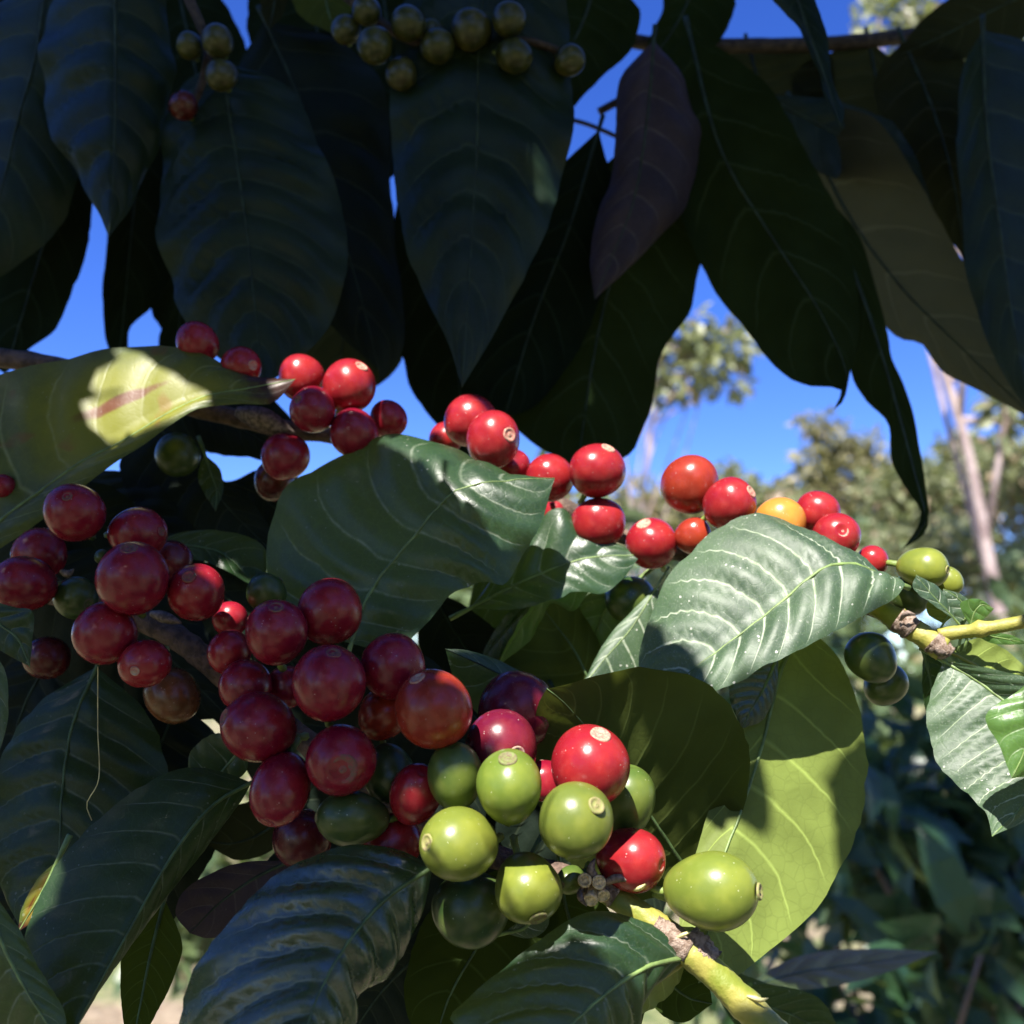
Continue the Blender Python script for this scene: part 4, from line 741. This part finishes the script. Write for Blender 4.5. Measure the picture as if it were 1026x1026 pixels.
 (472, 30, 20.7, 32.6, 1.0, None, 0, .2, (.022, .0235, .008), 'olive brown cherry in shade at top centre, largest of its group', G4),  # from here on the top group's shade is put into its dark colours
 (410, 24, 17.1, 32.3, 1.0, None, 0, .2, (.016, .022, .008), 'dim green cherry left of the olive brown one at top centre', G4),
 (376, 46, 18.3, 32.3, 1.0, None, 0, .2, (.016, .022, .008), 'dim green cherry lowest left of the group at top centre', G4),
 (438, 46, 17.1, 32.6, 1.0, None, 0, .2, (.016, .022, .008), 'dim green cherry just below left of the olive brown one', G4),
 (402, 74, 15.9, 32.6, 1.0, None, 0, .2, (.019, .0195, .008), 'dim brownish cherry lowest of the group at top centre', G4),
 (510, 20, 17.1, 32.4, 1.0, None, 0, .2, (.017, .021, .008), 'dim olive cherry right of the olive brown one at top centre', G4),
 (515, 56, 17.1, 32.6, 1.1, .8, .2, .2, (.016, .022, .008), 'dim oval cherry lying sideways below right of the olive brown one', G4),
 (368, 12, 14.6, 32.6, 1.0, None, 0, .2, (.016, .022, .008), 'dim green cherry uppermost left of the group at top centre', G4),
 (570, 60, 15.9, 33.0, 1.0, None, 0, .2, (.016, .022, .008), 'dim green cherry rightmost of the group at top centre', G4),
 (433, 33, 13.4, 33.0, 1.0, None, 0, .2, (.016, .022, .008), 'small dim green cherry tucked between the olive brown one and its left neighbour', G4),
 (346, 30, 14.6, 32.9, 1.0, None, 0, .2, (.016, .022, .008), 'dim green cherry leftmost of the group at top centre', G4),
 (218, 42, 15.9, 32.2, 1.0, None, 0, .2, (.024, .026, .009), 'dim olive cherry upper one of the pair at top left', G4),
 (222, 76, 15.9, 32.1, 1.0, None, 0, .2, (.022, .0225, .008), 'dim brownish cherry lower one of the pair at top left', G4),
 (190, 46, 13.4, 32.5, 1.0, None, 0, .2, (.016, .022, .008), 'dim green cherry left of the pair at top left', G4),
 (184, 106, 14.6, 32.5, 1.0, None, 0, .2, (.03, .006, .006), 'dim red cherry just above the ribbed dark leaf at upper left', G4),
]
# depth relaxation: neighbours touch instead of running into each other
n = len(CH); X = np.array([[c[0], c[1]] for c in CH], float); rp = np.array([c[2] * (1 + .35 * (c[4] - 1)) for c in CH]); dd = np.array([c[3] for c in CH]) / 100; d_init = dd.copy()
for it in range(400):
    moved = False
    W = np.stack([(X[:, 0] - 513) / F * dd, (513 - X[:, 1]) / F * dd, dd], 1); rr = rp / F * dd
    for i in range(n):
        for j in range(i + 1, n):
            g = np.linalg.norm(W[i] - W[j]); mn = (rr[i] + rr[j]) * .95
            if g < mn:
                k = i if d_init[i] > d_init[j] else j; o = j if k == i else i
                dd[k] += min(.0006, (mn - g)) * .7; dd[o] -= min(.0006, (mn - g)) * .25; moved = True
    if not moved: break
NEARMAX = {}
def cherry(c, d):
    x, y, r, _, el, dx, dy, ss, col, label, grp = c
    rs = np.random.RandomState(int(x * 7 + y * 3))
    Rw = r / F * d; ctr = P(x, y, d)
    hid = dx is None
    if hid:
        ax = camdir(rs.uniform(-.7, .7), rs.uniform(.35, .7), -.45)
    else:
        z = math.sqrt(max(.02, 1 - dx * dx - dy * dy)); v = Vector((dx, -dy, z))
        view = (CAM - ctr).normalized(); rgt = UP.cross(view).normalized(); upp = view.cross(rgt)
        ax = (rgt * v.x + upp * v.y + view * v.z).normalized()
    q = ax.to_track_quat('Z', 'Y')
    green = col[1] > col[0] or col == ORG
    # skin: lathe with a shallow rim round the scar, gentle lumps
    prof = []; sa = ss * 1.0
    for i in range(31):
        th = math.pi * (i / 30.0)
        th2 = sa * .96 + (math.pi - sa * .96) * (i / 30.0)
        rr_ = math.sin(th2); zz = math.cos(th2)
        rr_ *= 1 + .03 * math.sin(2 * th2) * (1 if not green else 2.0)
        prof.append((rr_, zz * el))
    zt = prof[0][1]; prof = [(.0, zt - .035), (sa * .75, zt - .03)] + prof
    prof[-1] = (.0, prof[-1][1])
    V, Fc = lathe(prof, 36); ph = rs.rand(6) * 6.28; out = []
    for a in V:
        a = Vector(a); lump = 1 + .032 * math.sin(2.2 * a.x + ph[0]) + .032 * math.sin(2.4 * a.y + ph[1]) + .01 * math.sin(4 * a.z + ph[2]) + .012 * math.cos(2 * math.atan2(a.y, a.x) + ph[3]) * (1 - abs(a.z) * .6)
        out.append(ctr + q @ (a * (Rw * lump)))
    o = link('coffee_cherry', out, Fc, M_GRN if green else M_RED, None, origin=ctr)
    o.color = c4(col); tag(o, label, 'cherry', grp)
    # ring scar: raised rim, sunken dish, centre nub
    w0 = sa * 1.08
    pr = [(w0 * 1.04, zt - .03), (w0, zt + .012), (w0 * .86, zt + .03), (w0 * .72, zt + .012), (w0 * .55, zt - .012), (w0 * .30, zt - .014), (w0 * .2, zt + .012), (w0 * .08, zt + .014), (0, zt - .01)]
    V, Fc = lathe(pr, 22)
    lum = lambda a: (1 + .05 * math.sin(5 * a[0] / w0 + ph[4]))
    smat = M_SCARD if (green and ss >= .25) or (not hid and label.find('dark red') >= 0) else M_SCARM if green else M_SCAR
    s = link('scar', [ctr + q @ (Vector((a[0] * lum(a), a[1], a[2])) * Rw) for a in V], Fc, smat, o, origin=ctr + q @ Vector((0, 0, zt * Rw)))
    s.color = c4([min(.5, x_ * 1.6 + .03) for x_ in col])
    # stalk at the other end, reaching towards the twig
    if hid: b0 = ctr + (FW * .95 - UP * .2).normalized() * (Rw * .93); b1 = b0 + FW * .002; b2 = b1 + FW * .002
    else: b0 = ctr - ax * (el * Rw * .96); b1 = b0 - ax * .002 + FW * .001; b2 = b1 - ax * .001 + FW * .002
    tube('stalk', [b0, b1, b2], [.0008, .0008, .001], M_GREENST, o, 6, origin=b0)
    return o
for i, c in enumerate(CH): cherry(c, dd[i])

# ------------------------------------------------------------ unseen overhead leaves, added and placed so their shadows shade the left side
LITP = [
 [(104, 380), (130, 360), (200, 394), (206, 403), (165, 418), (132, 432)],
 [(84, 408), (94, 404), (120, 434), (112, 436)],
 [(276, 352), (330, 352), (384, 358), (384, 388), (340, 392), (322, 372), (300, 385), (276, 380)],
 [(438, 390), (560, 430), (640, 430), (668, 450), (720, 452), (800, 480), (860, 510), (960, 540), (1026, 600), (1026, 850), (960, 840), (925, 760), (925, 660), (896, 592), (800, 642), (740, 664), (712, 664), (690, 650), (664, 628), (620, 575), (600, 596), (574, 592), (565, 530), (520, 500), (440, 470)],
 [(388, 441), (470, 496), (550, 491), (552, 480), (470, 462), (430, 446)],
 [(205, 566), (217, 573), (222, 588), (213, 580)],
 [(229, 604), (242, 601), (242, 612)],
 [(57, 866), (46, 885), (22, 928), (32, 922), (52, 905)],
 [(490, 531), (505, 524), (520, 527), (506, 538)],
 [(502, 662), (530, 615), (542, 600), (572, 594), (570, 599), (546, 606), (514, 652)],
 [(592, 678), (642, 615), (638, 668)],
 [(787, 737), (825, 763), (835, 860), (800, 920), (770, 952), (745, 842), (755, 850), (783, 848), (787, 800), (798, 780)],
 [(560, 725), (632, 735), (640, 800), (660, 830), (765, 855), (765, 900), (720, 950), (768, 1000), (722, 1000), (680, 970), (640, 975), (600, 905), (560, 905), (500, 905), (500, 850), (470, 830), (430, 870), (420, 820), (470, 800), (500, 790), (550, 800)],
]
CARE = [[(180, 322), (262, 345), (262, 385), (180, 365)]]
def inside(x, y, poly):
    c = False; j = len(poly) - 1
    for i in range(len(poly)):
        xi, yi = poly[i]; xj, yj = poly[j]
        if (yi > y) != (yj > y) and x < (xj - xi) * (y - yi) / (yj - yi) + xi: c = not c
        j = i
    return c
bpy.context.view_layer.update()
dg = bpy.context.evaluated_depsgraph_get()
def root_of(o):
    o = bpy.data.objects[o.name]
    while o.parent: o = o.parent
    return o
lit, shd = [], []
for yy in range(-60, 1030, 11):
    for xx in range(-40, 1070, 11):
        pdir = (P(xx, yy, 1) - CAM).normalized()
        ok, loc, nrm, ix_, ho, *_ = S.ray_cast(dg, CAM, pdir)
        if not ok or (loc - CAM).length > .6: continue
        if any(inside(xx, yy, p) for p in CARE): continue
        (lit if root_of(ho) != A and any(inside(xx, yy, p) for p in LITP) else shd).append(loc[:])
for p in LITP:                                    # outlines sampled as well, so the shadow edges follow them
    for i in range(len(p) if p is not LITP[3] else 0):
        a, b = p[i], p[(i + 1) % len(p)]
        for t in (0, .33, .66):
            xx, yy = a[0] * (1 - t) + b[0] * t, a[1] * (1 - t) + b[1] * t
            ok, loc, nrm, ix_, ho, *_ = S.ray_cast(dg, CAM, (P(xx, yy, 1) - CAM).normalized())
            if ok and (loc - CAM).length < .6 and root_of(ho) != A: lit.append(loc[:])
shd = [p for p in shd if not S.ray_cast(dg, Vector(p) + SUN * .003, SUN)[0]]       # already shaded by what is in the picture
lit = np.array(lit); shd = np.array(shd); Sv = np.array(SUN); unc = np.ones(len(shd), bool)
rs = np.random.RandomState(21); placed = []
def project(p):
    v = p - np.array(CAM); d = v @ np.array(FW)
    return (513 + (v @ np.array(RT)) / d * F, 513 - (v @ np.array(UP)) / d * F, d) if d > .005 else (0, -9e3, d)
tries = 0
while unc.sum() > len(shd) * .012 and tries < 26000 and len(placed) < 230:
    tries += 1
    k = rs.choice(np.flatnonzero(unc)); t = rs.uniform(.15, .42)
    ln_ = rs.uniform(.055, .15) if tries < 3500 else rs.uniform(.02, .07); wd = ln_ * rs.uniform(.38, .48)
    nz = Sv + rs.randn(3) * .28; nz /= np.linalg.norm(nz)
    ax = np.cross(nz, rs.randn(3)); ax /= np.linalg.norm(ax); sd_ = np.cross(nz, ax)
    c = shd[k] + Sv * t + ax * rs.uniform(-.3, .3) * ln_ + sd_ * rs.uniform(-.3, .3) * wd
    ends = [c + ax * ln_ * .5, c - ax * ln_ * .5, c + sd_ * wd * .5, c - sd_ * wd * .5, c]
    pr = [project(e) for e in ends]
    if any((-25 < q[0] < 1051 and q[1] > -60) or np.linalg.norm(e - np.array(CAM)) < .035 for q, e in zip(pr, ends)): continue
    if any(q[2] > .005 and q[1] > -60 and abs(q[0] - 513) < 640 for q in pr): continue
    def hits(pts, m):
        tt = ((c - pts) @ nz) / (Sv @ nz); h = pts + tt[:, None] * Sv - c
        u = (h @ ax) / (ln_ * .5 * m); s_ = (h @ sd_) / (wd * .5 * m)
        return (tt > .0) & (np.abs(s_) < 1 - u * u * .98) & (np.abs(u) < 1)
    if hits(lit, 1.04).any(): continue
    hs_ = hits(shd, .93) & unc
    if hs_.sum() < (6 if tries < 2500 else 2 if tries < 6000 else 1): continue
    unc &= ~hs_; placed.append((c, ax, sd_, nz, ln_, wd))
print('canopy leaves', len(placed), 'uncovered', int(unc.sum()), 'of', len(shd), 'lit', len(lit))
H = tag(empty('coffee_branch', P(300, -900, .30)), 'unseen overhead coffee branch, leaves placed to shade the left cherries, above the top edge', 'branch')
if placed:
    pts = np.array([p[0] for p in placed]); top = pts.mean(0) + np.array([0, .02, .10])
    far = Vector(top) + Vector((-.25, .45, .12))
    hb = [Vector(q) for q in spline([tuple(far), tuple(Vector(top) + Vector((-.1, .16, .04))), tuple(top), tuple(Vector(top) + Vector((.12, -.14, .03)))], 24)]
    tube('stem', hb, [.005 - .003 * i / 24 for i in range(25)], M_BARKD, H, 8, origin=hb[0])
    vv = np.linspace(0, 1, NL + 1)
    # unseen leaves added to deepen the shade, over and behind the viewer, clear of the sunbeams that reach the picture
    extra = []; spot0 = S.ray_cast(dg, CAM, (P(543, 172, 1) - CAM).normalized())[1]
    while len(extra) < 45:
        c = np.array(CAM) + np.array([rs.uniform(-.55, .55), rs.uniform(-.5, .42), rs.uniform(.05, .62)])
        ln_ = rs.uniform(.11, .16); wd = ln_ * rs.uniform(.4, .48); nz = np.array([0, .2, 1]) + rs.randn(3) * .5; nz /= np.linalg.norm(nz)
        ax = np.cross(nz, rs.randn(3)); ax /= np.linalg.norm(ax); sd_ = np.cross(nz, ax)
        v = c - np.array(CAM); d = v @ np.array(FW)
        if np.linalg.norm(v) < .12 or (d > -.09 and (v @ np.array(UP)) < max(d, 0) * .53 + .10 and abs(v[0]) < max(d, 0) * .53 + .10): continue
        if hits(lit, 1.06).any() or hits(np.array([list(spot0)]), 1.1).any(): continue
        extra.append((c, ax, sd_, nz, ln_, wd))
    placed += extra
    def crosses(l):
        c, ax, sd_, nz, ln_, wd = l; t_ = ((c - np.array(spot0)) @ nz) / (Sv @ nz); h = np.array(spot0) + t_ * Sv - c
        return t_ > 0 and abs(h @ ax) < ln_ * .65 and abs(h @ sd_) < wd * .65
    placed.sort(key=lambda l: 0 if crosses(l) else 1)
    stuff = []
    for q_, (c, ax, sd_, nz, ln_, wd) in enumerate(placed):
        m3 = c + ax * ln_ * (vv[:, None] - .5) - nz * (ln_ * .05 * (2 * vv[:, None] - 1) ** 2)
        pf = (1 - (2 * vv - 1) ** 2 * .98)[:, None] * wd * .5 * np.clip(np.minimum(vv, 1 - vv) * 60, 0, 1)[:, None]
        if q_ < 95: leaf3d(H, m3, m3 - sd_ * pf, m3 + sd_ * pf, 'deep', True, 8, .05, .03, .02, label=None, toward=Sv)
        else: stuff.append((m3[::3], pf[::3], sd_, nz))
    # holes cut in the added leaves along one sunbeam to make the small spot on the hanging centre leaf
    ok, spot, *_ = S.ray_cast(dg, CAM, (P(543, 172, 1) - CAM).normalized())
    for ob in H.children:
        if not ob.name.startswith('leaf'): continue
        bm = bmesh.new(); bm.from_mesh(ob.data); o0 = wloc(ob); dead = []
        for f in bm.faces:
            v = f.calc_center_median() + o0 - spot; v = v - SUN * v.dot(SUN)
            if v.length < .0042: dead.append(f)
        if dead: bmesh.ops.delete(bm, geom=dead, context='FACES'); bm.to_mesh(ob.data)
        bm.free()
    V, Fc = [], []
    for m3, pf, sd_, nz in stuff:
        o = len(V); m = len(m3)
        for a_, p_ in zip(m3, pf): V += [a_ - sd_ * p_, a_, a_ + sd_ * p_]
        for i in range(m - 1):
            for j in (0, 1): Fc.append((o + i * 3 + j, o + i * 3 + j + 1, o + i * 3 + j + 4, o + i * 3 + j + 3))
    if V: tag(link('shade_foliage', V, Fc, FM_NEAR, H), kind='stuff')
